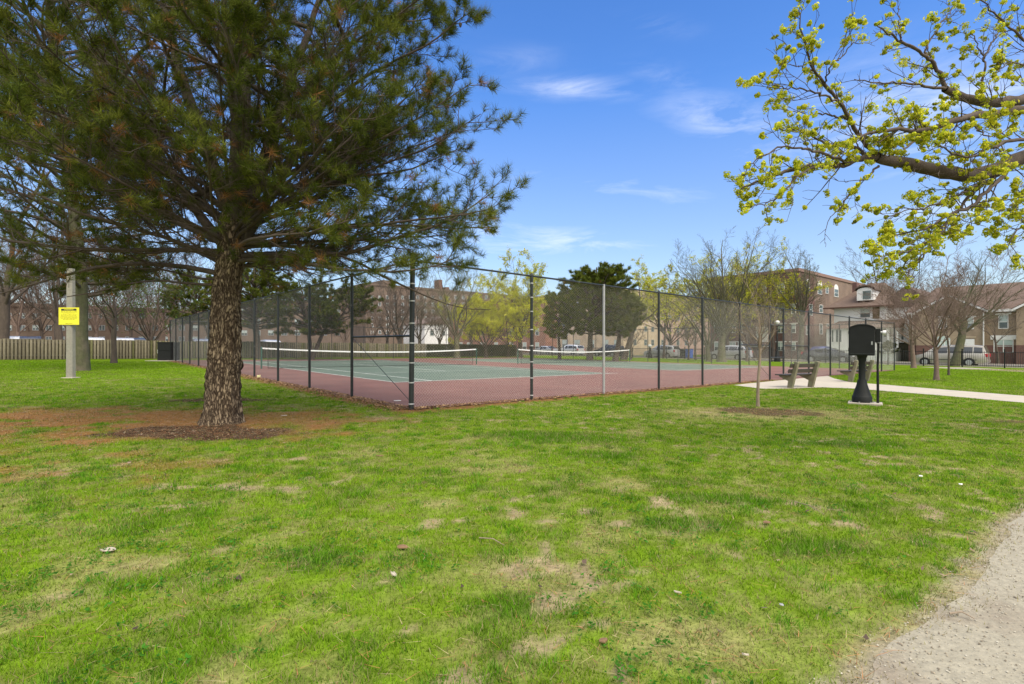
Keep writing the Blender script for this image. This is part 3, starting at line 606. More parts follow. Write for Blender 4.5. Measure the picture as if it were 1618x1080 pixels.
def back_pine(label, px, py=None, Y=None, top=415, bottom=520, rad=None, tr=.22, seed=1, n1=26, m=(8, 7), nl=.30, nw=.035, per=16, lean=0., stems=1, dead=.03, gn=None, round_=1.0, group='evergreens', name='pine_tree', bare=.0):
    rng = np.random.default_rng(seed); p = G(px, py) if py is not None else AT(px, Y); base = v3(p, -.05); H = ZZ(top, p[1])-base[2]; zb = ZZ(bottom, p[1])-base[2]
    root = empty(name, base); tag(root, label, 'tree', group); gn = GN if gn is None else gn
    TPs = []
    for k in range(stems):
        az = rng.random()*2*PI; ln_ = lean+(.28*np.cos(az) if stems > 1 else 0); TP, TR = grow(np.zeros((1, 3)), np.array([[ln_, .2*np.sin(az) if stems > 1 else 0, 1.0]]), np.array([H*.93]), np.array([tr]), 14, .05, .02, rng, .18); TPs.append((TP, TR))
    tg = [(np.concatenate([a[0] for a in TPs]), np.concatenate([a[1] for a in TPs]))]
    v, f = tubes(tg, [16]); v[:, :2] *= (1+.30*np.exp(-np.maximum(v[:, 2], 0)/.35))[:, None] if stems == 1 else 1; npmesh('trunk', v, f, M_barkg if name == 'conifer_tree' else M_bark, root, smooth=True)
    P0, D0, L0 = [], [], []
    for i in range(n1):
        TP = TPs[i % stems][0][0]; u = (i+.5)/n1; z = zb+(H*.95-zb)*u; j = min(int(np.searchsorted(TP[:, 2], z)), len(TP)-1); az = i*2.39996+rng.random()*.5
        prof = (np.sin(PI*min(1, (.22+.78*(1-u))))**.6 if round_ > .5 else 1-u*.8); el = .15+.75*u
        P0.append([TP[j, 0], TP[j, 1], z*.97]); D0.append([np.cos(az)*np.cos(el), np.sin(az)*np.cos(el), np.sin(el)]); L0.append(rad*(.35+.65*prof)*(.8+.35*rng.random()))
    P0, D0, L0 = map(np.array, (P0, D0, L0)); P1, R1 = grow(P0, D0, L0, np.full(n1, tr*.32), 7, .12, .05, rng, .25)
    a = spawn(P1, R1, m[0], rng, .3, 1., (.5, 1.0), L=L0, lenk=(.25, .42), rk=.5, flat=.5, upb=.15); P2, R2 = grow(a[0], a[1], a[2], np.maximum(a[3], .012), 4, .12, .05, rng, .4)
    b = spawn(P2, R2, m[1], rng, .2, 1., (.4, .9), L=a[2], lenk=(.3, .5), rk=.5, upb=.25); P3, R3 = grow(b[0], b[1], np.maximum(b[2], nl*.5), np.full(len(b[2]), .008), 2, .1, .08, rng, .6)
    T = np.concatenate([P3[:, -1], P2[:, -1]]); D = np.concatenate([P3[:, -1]-P3[:, 0], P2[:, -1]-P2[:, -2]]); cap = .98*H/max(T[:, 2].max(), .1)
    for Q in (P1, P2, P3, T): Q[..., 2] = np.where(Q[..., 2] > zb, zb+(Q[..., 2]-zb)*max((H*.97-zb)/max(T[:, 2].max()-zb, .1), .2) if cap < 1 and Q is not T else Q[..., 2], Q[..., 2])
    if cap < 1: T[:, 2] = np.where(T[:, 2] > zb, zb+(T[:, 2]-zb)*(H*.97-zb)/max(T[:, 2].max()-zb, .1), T[:, 2])
    if bare: kk = rng.random(len(T)) > bare; T, D = T[kk], D[kk]
    v, f = tubes([(P1, R1), (P2, R2), (P3, R3)], [5, 4, 3]); npmesh('branches', v, f, M_bark, root, smooth=True)
    cl = gn[rng.integers(0, len(gn), len(T))]; dd = rng.random(len(T)) < dead; cl = np.where(dd[:, None], DEADN, cl)
    v, c = needles(T, D, per, nl, nw, rng, back=nl*.8, cols=cl); npmesh('crown', v, np.arange(len(v)).reshape(-1, 3), M_needle, root, col=c)
    return root

# ---------------------------------------------------------------- the big pine in the foreground
def big_pine():
    rng = np.random.default_rng(5); base = v3(PINE, -.03); root = empty('pine_tree', base)
    tag(root, 'large rough barked pine closest to the camera, left of the court corner', 'tree')
    zs = np.linspace(0, 3.6, 110); cx = np.interp(zs, [0, .8, 2.0, 3.0, 3.6], [0, .02, .09, .17, .20]); P = np.stack([cx, zs*0+.03*np.sin(zs*2), zs], 1)
    R = np.interp(zs, [0, .15, .5, 1.0, 1.6, 2.4, 2.9, 3.6], [.305, .270, .246, .236, .222, .20, .19, .17])
    v, f = trunk_mesh(P, R, 84, .05, 3, .22)
    # bark plates: push the surface out in broken vertical ridges
    a = np.arctan2(v[:, 1], v[:, 0]-np.interp(v[:, 2], zs, cx)); rid = np.abs(fbm(a*5.0, v[:, 2]*2.2+a, .55, 8, 3)-.5)*2+.5*np.abs(fbm(a*9, v[:, 2]*5, .5, 18, 2)-.5)*2
    cxv = np.interp(v[:, 2], zs, cx); d = np.stack([v[:, 0]-cxv, v[:, 1]], 1); d /= np.linalg.norm(d, axis=1)[:, None]; v[:, :2] += d*((rid-.35)*.055)[:, None]
    npmesh('trunk', v, f, M_barkpine, root, smooth=True)
    top = P[-1]
    # leaders
    LS = [((.10, .05, 1), 7.0, .17), ((-.42, -.05, 1), 6.0, .12), ((.38, .22, 1), 5.8, .12), ((.16, -.30, 1), 5.0, .10), ((-.12, .45, 1), 5.2, .10), ((.75, .0, 1), 4.6, .09), ((-.85, .2, 1), 4.6, .09)]
    n = len(LS); st = np.array([top-np.array([0, 0, .1+.13*i]) for i in range(n)]); LP, LR = grow(st, np.array([l[0] for l in LS], float), np.array([l[1] for l in LS]), np.array([l[2] for l in LS]), 14, .045, .04, rng, .12)
    # limbs: low whorls off the trunk, then off the leaders
    p0, d0, ln, rr = [], [], [], []
    lows = [  # azimuth deg (0 = right, 90 = away, 270 = towards camera), start z, elevation, length, radius
        (2, 2.75, .10, 5.1, .085), (12, 3.0, .30, 4.9, .08), (-18, 2.9, .16, 4.6, .07), (-42, 3.1, .32, 3.9, .06), (28, 2.9, .22, 4.4, .07), (50, 2.6, .2, 3.8, .06), (75, 2.8, .2, 3.9, .06),
        (100, 2.6, .15, 4.2, .06), (125, 2.9, .2, 4.3, .06), (150, 2.65, .18, 4.6, .07), (168, 2.95, .33, 5.2, .09), (180, 2.45, .22, 4.8, .08), (196, 2.8, .16, 5.0, .08), (212, 3.0, .35, 4.6, .07),
        (228, 2.7, .2, 4.0, .06), (246, 2.95, .28, 3.6, .05), (268, 3.1, .36, 3.4, .05), (288, 2.9, .28, 3.4, .05), (305, 2.75, .2, 3.7, .06), (322, 3.0, .3, 3.9, .06), (338, 2.65, .12, 4.6, .07),
        (6, 3.2, .5, 4.5, .07), (-8, 3.3, .62, 4.2, .07), (-30, 3.3, .6, 3.9, .06), (20, 3.4, .7, 4.1, .06), (172, 3.3, .6, 4.8, .07), (190, 3.4, .72, 4.6, .07), (158, 3.3, .55, 4.6, .06), (204, 3.3, .5, 4.6, .06), (140, 3.3, .6, 4.2, .05), (60, 3.3, .55, 4.2, .05), (4, 3.35, .38, 4.9, .06), (-14, 3.2, .42, 4.7, .06), (15, 3.45, .62, 4.3, .06), (-4, 2.85, .2, 5.0, .06), (-24, 3.1, .42, 4.5, .06), (20, 2.7, .05, 2.6, .04), (200, 2.3, -.02, 3.0, .04), (170, 2.4, .0, 3.2, .04), (250, 2.7, .12, 2.4, .03), (235, 3.4, .6, 3.8, .05), (280, 3.5, .7, 3.4, .05), (310, 3.4, .6, 3.8, .05)]
    for az, z, el, L_, r_ in lows:
        az = math.radians(az+rng.normal(0, 3)); x = np.interp(z, zs, cx); p0.append((x, 0, min(z, 3.55))); d0.append((math.cos(az)*math.cos(el), math.sin(az)*math.cos(el), math.sin(el))); ln.append(L_*(.89+.1*rng.random())); rr.append(r_*.60)
    for li in range(n):
        m = 13 if li < 3 else 9
        for i in range(m):
            u = .06+.92*(i+.5)/m; j = u*14; a = int(j); q = LP[li, a]*(1-(j-a))+LP[li, min(a+1, 14)]*(j-a); az = i*2.39996+li*1.3+rng.random()*.7; z = q[2]
            want = np.interp(z, [3, 5, 7, 9, 10.5], [4.6, 4.6, 3.8, 2.6, 1.0]); cxp, cyp = q[0], q[1]; dirx, diry = math.cos(az), math.sin(az); b_ = cxp*dirx+cyp*diry; disc = max(want**2-(cxp**2+cyp**2-b_**2), .2); L_ = min(max(-b_+math.sqrt(disc), .7), 4.2)*(.8+.25*rng.random())
            if diry < -.3: L_ = min(L_, 3.2)
            el = .30+.35*rng.random(); p0.append(tuple(q)); d0.append((dirx*math.cos(el), diry*math.cos(el), math.sin(el))); ln.append(L_); rr.append(.014+.007*L_)
    p0, d0, ln, rr = map(np.array, (p0, d0, ln, rr)); P1, R1 = grow(p0, d0, ln, rr, 12, .085, .035, rng, .15, droop=-.02)
    a = spawn(P1, R1, 18, rng, .16, .99, (.5, 1.05), L=ln, lenk=(.18, .36), rk=.45, flat=.45, upb=.10); k = rng.random(len(a[2])) < .93; a = [q[k] for q in a]
    P2, R2 = grow(a[0], a[1], a[2], np.maximum(a[3], .007), 6, .09, .045, rng, .35)
    b = spawn(P2, R2, 9, rng, .15, .98, (.45, .95), L=a[2], lenk=(.25, .45), rk=.5, flat=.25, upb=.22); b = list(b); b[2] = np.clip(b[2], .10, .45)
    P3, R3 = grow(b[0], b[1], b[2], np.full(len(b[2]), .0042), 3, .1, .09, rng, .7)
    # bare dead twigs inside the crown
    e = spawn(P1, R1, 5, rng, .05, .5, (.6, 1.2), L=ln, lenk=(.12, .28), rk=.3); P5, R5 = grow(e[0], e[1], e[2], np.full(len(e[2]), .006), 4, .2, 0, rng, .3)
    h_ = spawn(P5, R5, 4, rng, .2, 1, (.5, 1.), L=e[2], lenk=(.3, .5), rk=.5); P6, R6 = grow(h_[0], h_[1], h_[2], np.full(len(h_[2]), .003), 3, .2, 0, rng, .5)
    def above(P, R, z=2.2): k = P[:, :, 2].min(1) > z; return P[k], R[k]
    (P2, R2), (P3, R3), (P5, R5), (P6, R6) = above(P2, R2), above(P3, R3), above(P5, R5), above(P6, R6)
    v, f = tubes([(LP, LR), (P1, R1), (P2, R2), (P3, R3), (P5, R5), (P6, R6)], [12, 7, 4, 3, 3, 3]); npmesh('branches', v, f, M_bark, root, smooth=True)
    # foliage on the outer shoots, thinner inside
    T = np.concatenate([P3[:, -1], P2[:, -1], P1[:, -1]]); D = np.concatenate([P3[:, -1]-P3[:, -2], P2[:, -1]-P2[:, -2], P1[:, -1]-P1[:, -2]])
    rad = np.hypot(T[:, 0], T[:, 1]); want = np.interp(T[:, 2], [2, 5, 7, 9, 10.5], [4.9, 4.9, 4.2, 2.8, 1.2]); rel = rad/want
    k = (rng.random(len(T)) < np.clip(.12+.98*rel, 0, .90)) & (base[1]+T[:, 1] > 3.1) & (T[:, 2] < 11) & (T[:, 2] > 2.15)
    T, D, rel = T[k], D[k], rel[k]; m = len(T); cl = GN[rng.integers(0, 4, m)]*(.85+.3*rng.random((m, 1)))
    dead = rng.random(m) < np.where(rel < .5, .10, .025); cl = np.where(dead[:, None], DEADN*(.6+.6*rng.random((m, 1))), cl)
    D = D/np.linalg.norm(D, axis=1)[:, None]; D[:, 2] += np.where(dead, -.9, .1)
    v, c = needles(T, D, 50, .145, .0055, rng, back=.12, cols=cl*1.22, fwd=.6); npmesh('needles', v, np.arange(len(v)).reshape(-1, 3), M_needle, root, col=c)
    print('pine shoots', m)
    # cones
    idx = rng.choice(np.where(rel > .6)[0], 36, replace=False)
    cone = MB().lathe([(.004, -.075), (.016, -.06), (.026, -.03), (.021, -.008), (.005, 0)], 8).build('cone', M_bark, root, smooth=True)
    for j, i in enumerate(idx):
        o = cone if j == 0 else cone.copy()
        if j: COL.objects.link(o)
        o.parent = root; o.location = T[i]-D[i]*.14
    return root
big_pine()

# ---------------------------------------------------------------- chain link enclosure
FH = 3.06
def wires(segs, r, k=3, piece=1.1):
    """straight wires (A,B) as thin prisms cut into pieces"""
    A, B = [np.array(q, float) for q in zip(*segs)]; n = np.maximum(1, np.ceil(np.linalg.norm(B-A, axis=1)/piece).astype(int))
    PA, PB = [], []
    for a, b, m in zip(A, B, n):
        t = np.linspace(0, 1, m+1)[:, None]; q = a*(1-t)+b*t; PA.append(q[:-1]); PB.append(q[1:])
    P = np.stack([np.concatenate(PA), np.concatenate(PB)], 1); return tubes([(P, np.full(P.shape[:2], r))], [k])
def diamond(Wd, Ht, sp, org, ex, r, z0=.05):
    segs = []; ex = np.array([ex[0], ex[1], -SLOPE*ex[0]]); ez = np.array([0, 0, 1.0])
    c = sp/2
    while c < Wd+Ht:
        x0, x1 = max(0, c-Ht), min(Wd, c)
        segs.append((org+ex*x0+ez*(z0+c-x0), org+ex*x1+ez*(z0+c-x1)))                       # falling
        segs.append((org+ex*(Wd-x0)+ez*(z0+c-x0), org+ex*(Wd-x1)+ez*(z0+c-x1)))             # rising
        c += sp
    return wires(segs, r)
def chain_fence(label, A, B, posts, wire_mat, wr, grey=(), midbays=(), corner0=False, gate=None, thin=1.0, group='chain link fence runs round the tennis courts'):
    """A,B plan points; posts = distances from A"""
    ex = (B-A)/np.linalg.norm(B-A); Ln = np.linalg.norm(B-A); base = v3(A)
    root = empty('chain_link_fence', base); tag(root, label, 'fence', group); loc = tuple(base)
    P = lambda d, z: v3(A+ex*d, z)
    for i, d in enumerate(posts):
        big = corner0 and i == 0; r = .052 if big else .036*thin; mb = MB(); lean = -.03 if big else 0
        p0, p1 = P(d, -.05), P(d, FH+(.06 if big else .0)); p0 = p0+np.array([lean, 0, 0])
        mb.tube([p0, p1], r, 12)
        if big: mb.tube([p1, p1+(0, 0, .03), p1+(0, 0, .06), p1+(0, 0, .075)], [.062, .062, .045, .01], 12)
        elif i not in grey: mb.tube([p1-(0, 0, .02), p1+(0, 0, .035)], [.045*thin, .03*thin], 10)
        pm = mb.build('post', M_galv if i in grey else M_black, root, smooth=True, loc=loc)
        if (big and i == 0) or (corner0 is False and thin > .9 and i == 0):
            for z in (.12, .55, .95, 1.35, 1.75, 2.2, 2.55, 2.9):
                q0 = p0+(p1-p0)*(z+.05)/(FH+.1); MB().tube([q0-(0, 0, .011), q0+(0, 0, .011)], r+.006, 12).build('tie_band', M_band, root, smooth=True, loc=loc)
    top = MB().tube([P(0, FH-.03), P(Ln, FH-.03)], .022, 8) if not gate else MB().tube([P(0, FH-.03), P(Ln, FH-.03)], .022, 8)
    top.build('top_rail', M_galv if corner0 == 'R' else M_black, root, smooth=True, loc=loc)
    for (a, b, z, rod) in midbays:
        MB().tube([P(a, z), P(b, z)], .022, 8).build('mid_rail', M_black, root, smooth=True, loc=loc)
        if rod: MB().tube([P(rod[0], rod[1]), P(rod[2], rod[3])], .007, 6).build('truss_rod', M_black, root, smooth=True, loc=loc)
    off = np.array([ex[1], -ex[0], 0])*.045*thin; off = off if (off[1] > 0) else -off
    spans = [(0, Ln)] if not gate else [(0, gate[0]), (gate[1], Ln)]
    Vs, Fs, k = [], [], 0
    for a, b in spans:
        v, f = diamond(b-a, FH-.09, .066 if thin > .9 else .11, P(a, 0)+off, ex, wr); Vs.append(v); Fs.append(f+k); k += len(v)
    if gate:
        v, f = diamond(gate[1]-gate[0], .72, .066, P(gate[0], 2.28)+off, ex, wr); Vs.append(v); Fs.append(f+k); k += len(v)
    V = np.concatenate(Vs)-base; npmesh('wire_mesh', V, np.concatenate(Fs), wire_mat, root)
    return root
LB = 3.11
lposts = [sat(px) for px in (556, 489, 439.3, 402)]; lposts += [lposts[-1]+LB*(i+1) for i in range(7)]; lposts = [0]+[q for q in lposts if q < FS-.5]+[FS]
rp_ = [tat(px) for px in (840, 954, 1041, 1110, 1169, 1216.5, 1238, 1278, 1312, 1342, 1368, 1393)]
chain_fence('tall black chain link fence running away on the left, past the big pine', W(0, 0), W(0, FS), lposts, M_wireblk, .0014, midbays=[(0, lposts[1], 1.5, (lposts[1], 1.5, 0, .12))], corner0=True)
rt = [.0]+rp_+[FT]
rf = chain_fence('tall chain link fence with a grey post and a gate, running right of the corner', W(0, 0), W(FT, 0), rt[1:], M_wire, .0013, grey=(1,), midbays=[(rp_[4], rp_[5], 1.45, (rp_[4], 1.45, rp_[5], .15)), (rp_[6], rp_[7], 1.45, (rp_[6], .15, rp_[7], 1.45)), (rp_[5], rp_[6], 2.3, None), (rp_[5], rp_[6], .95, None)], corner0=False, gate=(rp_[5], rp_[6]))
rf.children[0].name
chain_fence('chain link fence on the far side of the courts in front of the boards', W(0, FS), W(FT, FS), [3.1*i for i in range(1, 11)]+[FT], M_wireblk, .0013, thin=.85)
chain_fence('tall chain link fence across the street end of the courts', W(FT, 0), W(FT, FS), [3.11*i for i in range(1, 12)], M_wireblk, .0013, thin=.85)

# ---------------------------------------------------------------- tennis nets
def tennis_net(label, t0, t1, s):
    A, B = W(t0, s), W(t1, s); base = v3(A); root = empty('tennis_net', base); tag(root, label, 'tennis net', 'tennis nets on the two courts'); loc = tuple(base); ex = (B-A)/np.linalg.norm(B-A); Ln = np.linalg.norm(B-A)
    P = lambda d, z: v3(A+ex*d, z)
    for d in (0, Ln):
        q = P(d, 0); MB().tube([q, q+(0, 0, 1.14)], .04, 12).tube([q+(0, 0, 1.14), q+(0, 0, 1.17)], [.04, .015], 12).build('net_post', M_netpost, root, smooth=True, loc=loc)
        e = d+(.32 if d == 0 else -.32); q = P(e, 0); MB().tube([q+(0, 0, .05), q+(0, 0, 1.1)], .017, 8).build('net_dowel', M_netb, root, smooth=True, loc=loc)
    zt = lambda d: 1.13-.20*(1-((d-Ln/2)/(Ln/2))**2)
    a, b = .32, Ln-.32; mb = MB(); n = 40; lat = np.array([ex[1], -ex[0], 0])*.012
    ds = np.linspace(.05, Ln-.05, n+1)
    for i in range(n):
        p = [P(ds[i], zt(ds[i])-.075), P(ds[i+1], zt(ds[i+1])-.075), P(ds[i+1], zt(ds[i+1])), P(ds[i], zt(ds[i]))]
        bb = mb.pts([q-lat for q in p]+[q+lat for q in p]); mb.f += [(bb, bb+1, bb+2, bb+3), (bb+7, bb+6, bb+5, bb+4), (bb+3, bb+2, bb+6, bb+7), (bb, bb+4, bb+5, bb+1)]
    mb.build('top_band', M_tape, root, loc=loc)
    segs = [(P(d, .04), P(d, zt(d)-.06)) for d in np.arange(a, b, .055)]
    for u in np.linspace(0, 1, 19):
        dd = np.linspace(a, b, 12); segs += [(P(dd[i], .04+u*(zt(dd[i])-.11)), P(dd[i+1], .04+u*(zt(dd[i+1])-.11))) for i in range(11)]
    v, f = wires(segs, .0028); npmesh('netting', v-base, f, M_netb, root)
    MB().tube([P(a, .04), P(b, .04)], .012, 5).build('bottom_cord', M_netb, root, loc=loc)
SNET = 19.85
tennis_net('sagging tennis net on the nearer left court behind the fence corner', 2.1, 16.1, SNET)
tennis_net('sagging tennis net on the farther right court', 19.95, 33.6, SNET)

# ---------------------------------------------------------------- board fence behind the courts
def board_fence(label, A, B, seed, ivy=False, group=None):
    rng = np.random.default_rng(seed); ex = (B-A)/np.linalg.norm(B-A); Ln = np.linalg.norm(B-A); base = v3(A); root = empty('board_fence', base); tag(root, label, 'fence', group); loc = tuple(base)
    ey = np.array([ex[1], -ex[0]]);  ey = ey if ey[1] < 0 else -ey
    V, F, C = [], [], []; d = 0; i = 0
    while d < Ln:
        for side in (0, 1):
            dd = d+(.085 if side else 0); h = 1.52+rng.normal(0, .01)+(0.02*math.sin(d*.7)); w = .142; p = A+ex*dd; o0 = ey*(.045 if side == 0 else -.045)
            c = [(dd, 0), (dd+w, 0)]; q = [A+ex*dd+o0, A+ex*(dd+w)+o0, A+ex*(dd+w)+o0-ey*.02, A+ex*dd+o0-ey*.02]; b = len(V)
            V += [v3(k, .04) for k in q]+[v3(k, h) for k in q]; F += [(b, b+1, b+5, b+4), (b+1, b+2, b+6, b+5), (b+2, b+3, b+7, b+6), (b+3, b, b+4, b+7), (b+4, b+5, b+6, b+7)]
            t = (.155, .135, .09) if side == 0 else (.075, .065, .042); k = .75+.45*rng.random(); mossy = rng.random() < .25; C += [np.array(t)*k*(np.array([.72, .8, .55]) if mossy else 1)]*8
        d += .2; i += 1
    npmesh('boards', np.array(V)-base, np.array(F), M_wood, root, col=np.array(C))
    for z in (.28, 1.22):
        mb = MB(); a, b = v3(A, z), v3(B, z); mb = MB(a, (ex[0], ex[1], -SLOPE*ex[0]), (ey[0], ey[1], 0)).box(0, Ln, -.018, .018, 0, .09); mb.build('rail', M_bench, root, loc=loc)
    k = 0
    pm = None
    for j in range(int(Ln/2.4)+1):
        q = v3(A+ex*(j*2.4)-ey*.14); MB(q, (ex[0], ex[1], 0), (ey[0], ey[1], 0)).box(-.05, .05, -.05, .05, 0, 1.5).build('post', M_post, root, loc=loc)
    if ivy:
        n = 26000; dd = Ln*rng.random(n); z = .1+1.5*rng.random(n)*(1-.12*fbm(dd, dd*0, 1.4, 9)); kk = fbm(dd, z, .9, 12) > .30; dd, z = dd[kk], z[kk]; n = len(dd)
        p = A+ex*dd[:, None]+ey*(.08+.14*rng.random(n))[:, None]; T = np.stack([p[:, 0], p[:, 1], gz(p[:, 0])+z], 1)-base
        o = flakes('ivy', T, .075, np.array([(.05, .075, .025), (.09, .085, .04), (.035, .05, .02), (.12, .09, .05)]), M_ivy, root, rng)
    return root
SF = 41.9
tl, tr_ = tat(-130, SF), tat(672, SF); te = tat(814, SF)
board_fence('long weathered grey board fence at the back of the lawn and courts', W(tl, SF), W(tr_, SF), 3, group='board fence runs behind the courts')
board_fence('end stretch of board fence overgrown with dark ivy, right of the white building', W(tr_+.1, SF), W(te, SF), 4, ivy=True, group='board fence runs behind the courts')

# ---------------------------------------------------------------- iron picket fence along the street
def picket_fence(label, t, s0, s1):
    A, B = W(t, s0), W(t, s1); base = v3(A); root = empty('iron_fence', base); tag(root, label, 'fence'); loc = tuple(base); ex = (B-A)/np.linalg.norm(B-A); Ln = np.linalg.norm(B-A); ey = np.array([-ex[1], ex[0]])
    fr = lambda d, z: MB(v3(A+ex*d, z), (ex[0], ex[1], 0), (ey[0], ey[1], 0))
    V, F = [], []
    for d in np.arange(.06, Ln, .125):
        q = v3(A+ex*d); b = len(V); r = .011
        for z in (.10, 1.30):
            for (x, y) in ((-r, -r), (r, -r), (r, r), (-r, r)): V.append(q+np.array([ex[0]*x+ey[0]*y, ex[1]*x+ey[1]*y, z]))
        F += [(b, b+1, b+5, b+4), (b+1, b+2, b+6, b+5), (b+2, b+3, b+7, b+6), (b+3, b, b+4, b+7), (b+4, b+5, b+6, b+7)]
    o = npmesh('pickets', np.array(V)-base, np.array(F), M_blackc, root); o['kind'] = 'stuff'
    exz = (ex[0], ex[1], -SLOPE*ex[0])
    for z in (.15, 1.18): MB(v3(A, z), exz, (ey[0], ey[1], 0)).box(0, Ln, -.02, .02, 0, .04).build('rail', M_blackc, root, loc=loc)
    for d in np.arange(0, Ln, 2.45): fr(d, -.05).box(-.04, .04, -.04, .04, 0, 1.48).box(-.05, .05, -.05, .05, 1.48, 1.51).build('post', M_blackc, root, loc=loc)
picket_fence('black iron picket fence between the lawn and the street', 48.6, -38, 62)

# ---------------------------------------------------------------- park furniture
def park_bench(label, p, ang):
    """concrete ends leaning back, two back slats and a plank seat; local x along the bench, y towards the sitter"""
    root = empty('park_bench', v3(p)); root.rotation_euler = (0, 0, ang); tag(root, label, 'bench', 'benches beside the court gate')
    for x in (-.52, .52):
        prof = [(-.02, 0), (.16, 0), (.12, .24), (.46, .38), (.46, .42), (.02, .42), (-.10, .88), (-.13, .90), (-.24, .88), (-.23, .82)]
        MB().prism(prof, x-.05, x+.05, 'x').build('leg', M_benchc, root, bevel=.012)
    for y0, z0 in ((-.065, .56), (-.125, .74)):
        m = MB((0, y0, z0), (1, 0, 0), (0, math.cos(.25), math.sin(.25)), (0, -math.sin(.25), math.cos(.25))).box(-.74, .74, .02, .055, -.055, .075); m.build('back_slat', M_bench, root, bevel=.006)
    for y0 in (.03, .18, .33): MB().box(-.76, .76, y0, y0+.135, .424, .462).build('seat_slat', M_bench, root, bevel=.005)
    return root
RA = math.atan2(RD[1], RD[0]); LA = math.atan2(LD[1], LD[0])
b1 = W(*[(tat(1262, -2.0)), -2.0]); b1 = G(1268, 612.5)
park_bench('nearer park bench with mossy concrete ends on the concrete pad by the gate', b1, RA-math.radians(15))
b2 = G(1359, 603)
park_bench('farther park bench, mostly hidden behind the black pedestal box', b2, RA-math.radians(15))

def call_box():
    p = G(1362, 638); root = empty('pedestal_box', v3(p), math.radians(-35)); tag(root, 'black round topped metal box on a flared cast iron pedestal', 'utility box')
    MB().box(-.28, .40, -.26, .26, -.05, .045).build('footing', M_conc, root, bevel=.012)
    MB().lathe([(.205, .045), (.205, .18), (.198, .19), (.19, .205), (.155, .32), (.115, .45), (.092, .56), (.086, .585)], 10).build('pedestal_base', M_blackc, root, smooth=True)
    MB().lathe([(.08, .56), (.070, .62), (.068, 1.02), (.085, 1.06), (.085, 1.10), (.10, 1.12), (.115, 1.17)], 20).build('column', M_blackc, root, smooth=True)
    n = 14; w = .255; top = [(w*math.cos(PI*i/n), 1.80+.10*math.sin(PI*i/n)) for i in range(n+1)]
    MB().prism([(-w, 1.165), (w, 1.165)]+top, -.16, .16).build('box', M_blackc, root, bevel=.018)
    top2 = [((w+.012)*math.cos(PI*i/n), 1.80+.112*math.sin(PI*i/n)) for i in range(n+1)]
    MB().prism(top2+[(top[i][0], top[i][1]-.012) for i in range(n, -1, -1)], -.172, .172).build('lid', M_blackc, root)
    MB().box(.257, .36, -.08, .08, 1.48, 1.80).build('junction_box', M_blackc, root, bevel=.01)
    MB().tube([(.31, -.0, .045), (.31, 0, .5), (.305, 0, .9), (.32, 0, 1.35), (.32, 0, 1.48)], [.030, .028, .025, .026, .028], 10).build('conduit', M_blackc, root, smooth=True)
    for z in (1.28, 1.68): MB().tube([(-.262, -.12, z), (-.262, -.12, z+.07)], .011, 8).build('hinge', M_blackc, root)
    MB().box(.18, .21, -.172, -.161, 1.42, 1.50).build('latch', M_galv, root)
    MB().box(-.235, .235, -.166, -.1605, 1.20, 1.215).build('door_seam', M_black, root)
    for i in range(6): a = i*PI/3+.3; MB().lathe([(.014, .045), (.014, .066), (.006, .07)], 6, .235*math.cos(a), .235*math.sin(a)).build('bolt', M_galv, root)
    lm = MB().tube([(.36, 0, 1.72), (.41, 0, 1.715)], [.02, .03], 10).tube([(.405, 0, 1.71), (.465, 0, 1.70)], [.055, .06], 14); lm.build('lamp', M_white, root, smooth=True)
    MB().tube([(.32, -.0, 1.46), (.32, 0, 1.4795)], .055, 12).build('collar', M_galv, root, smooth=True)
call_box()

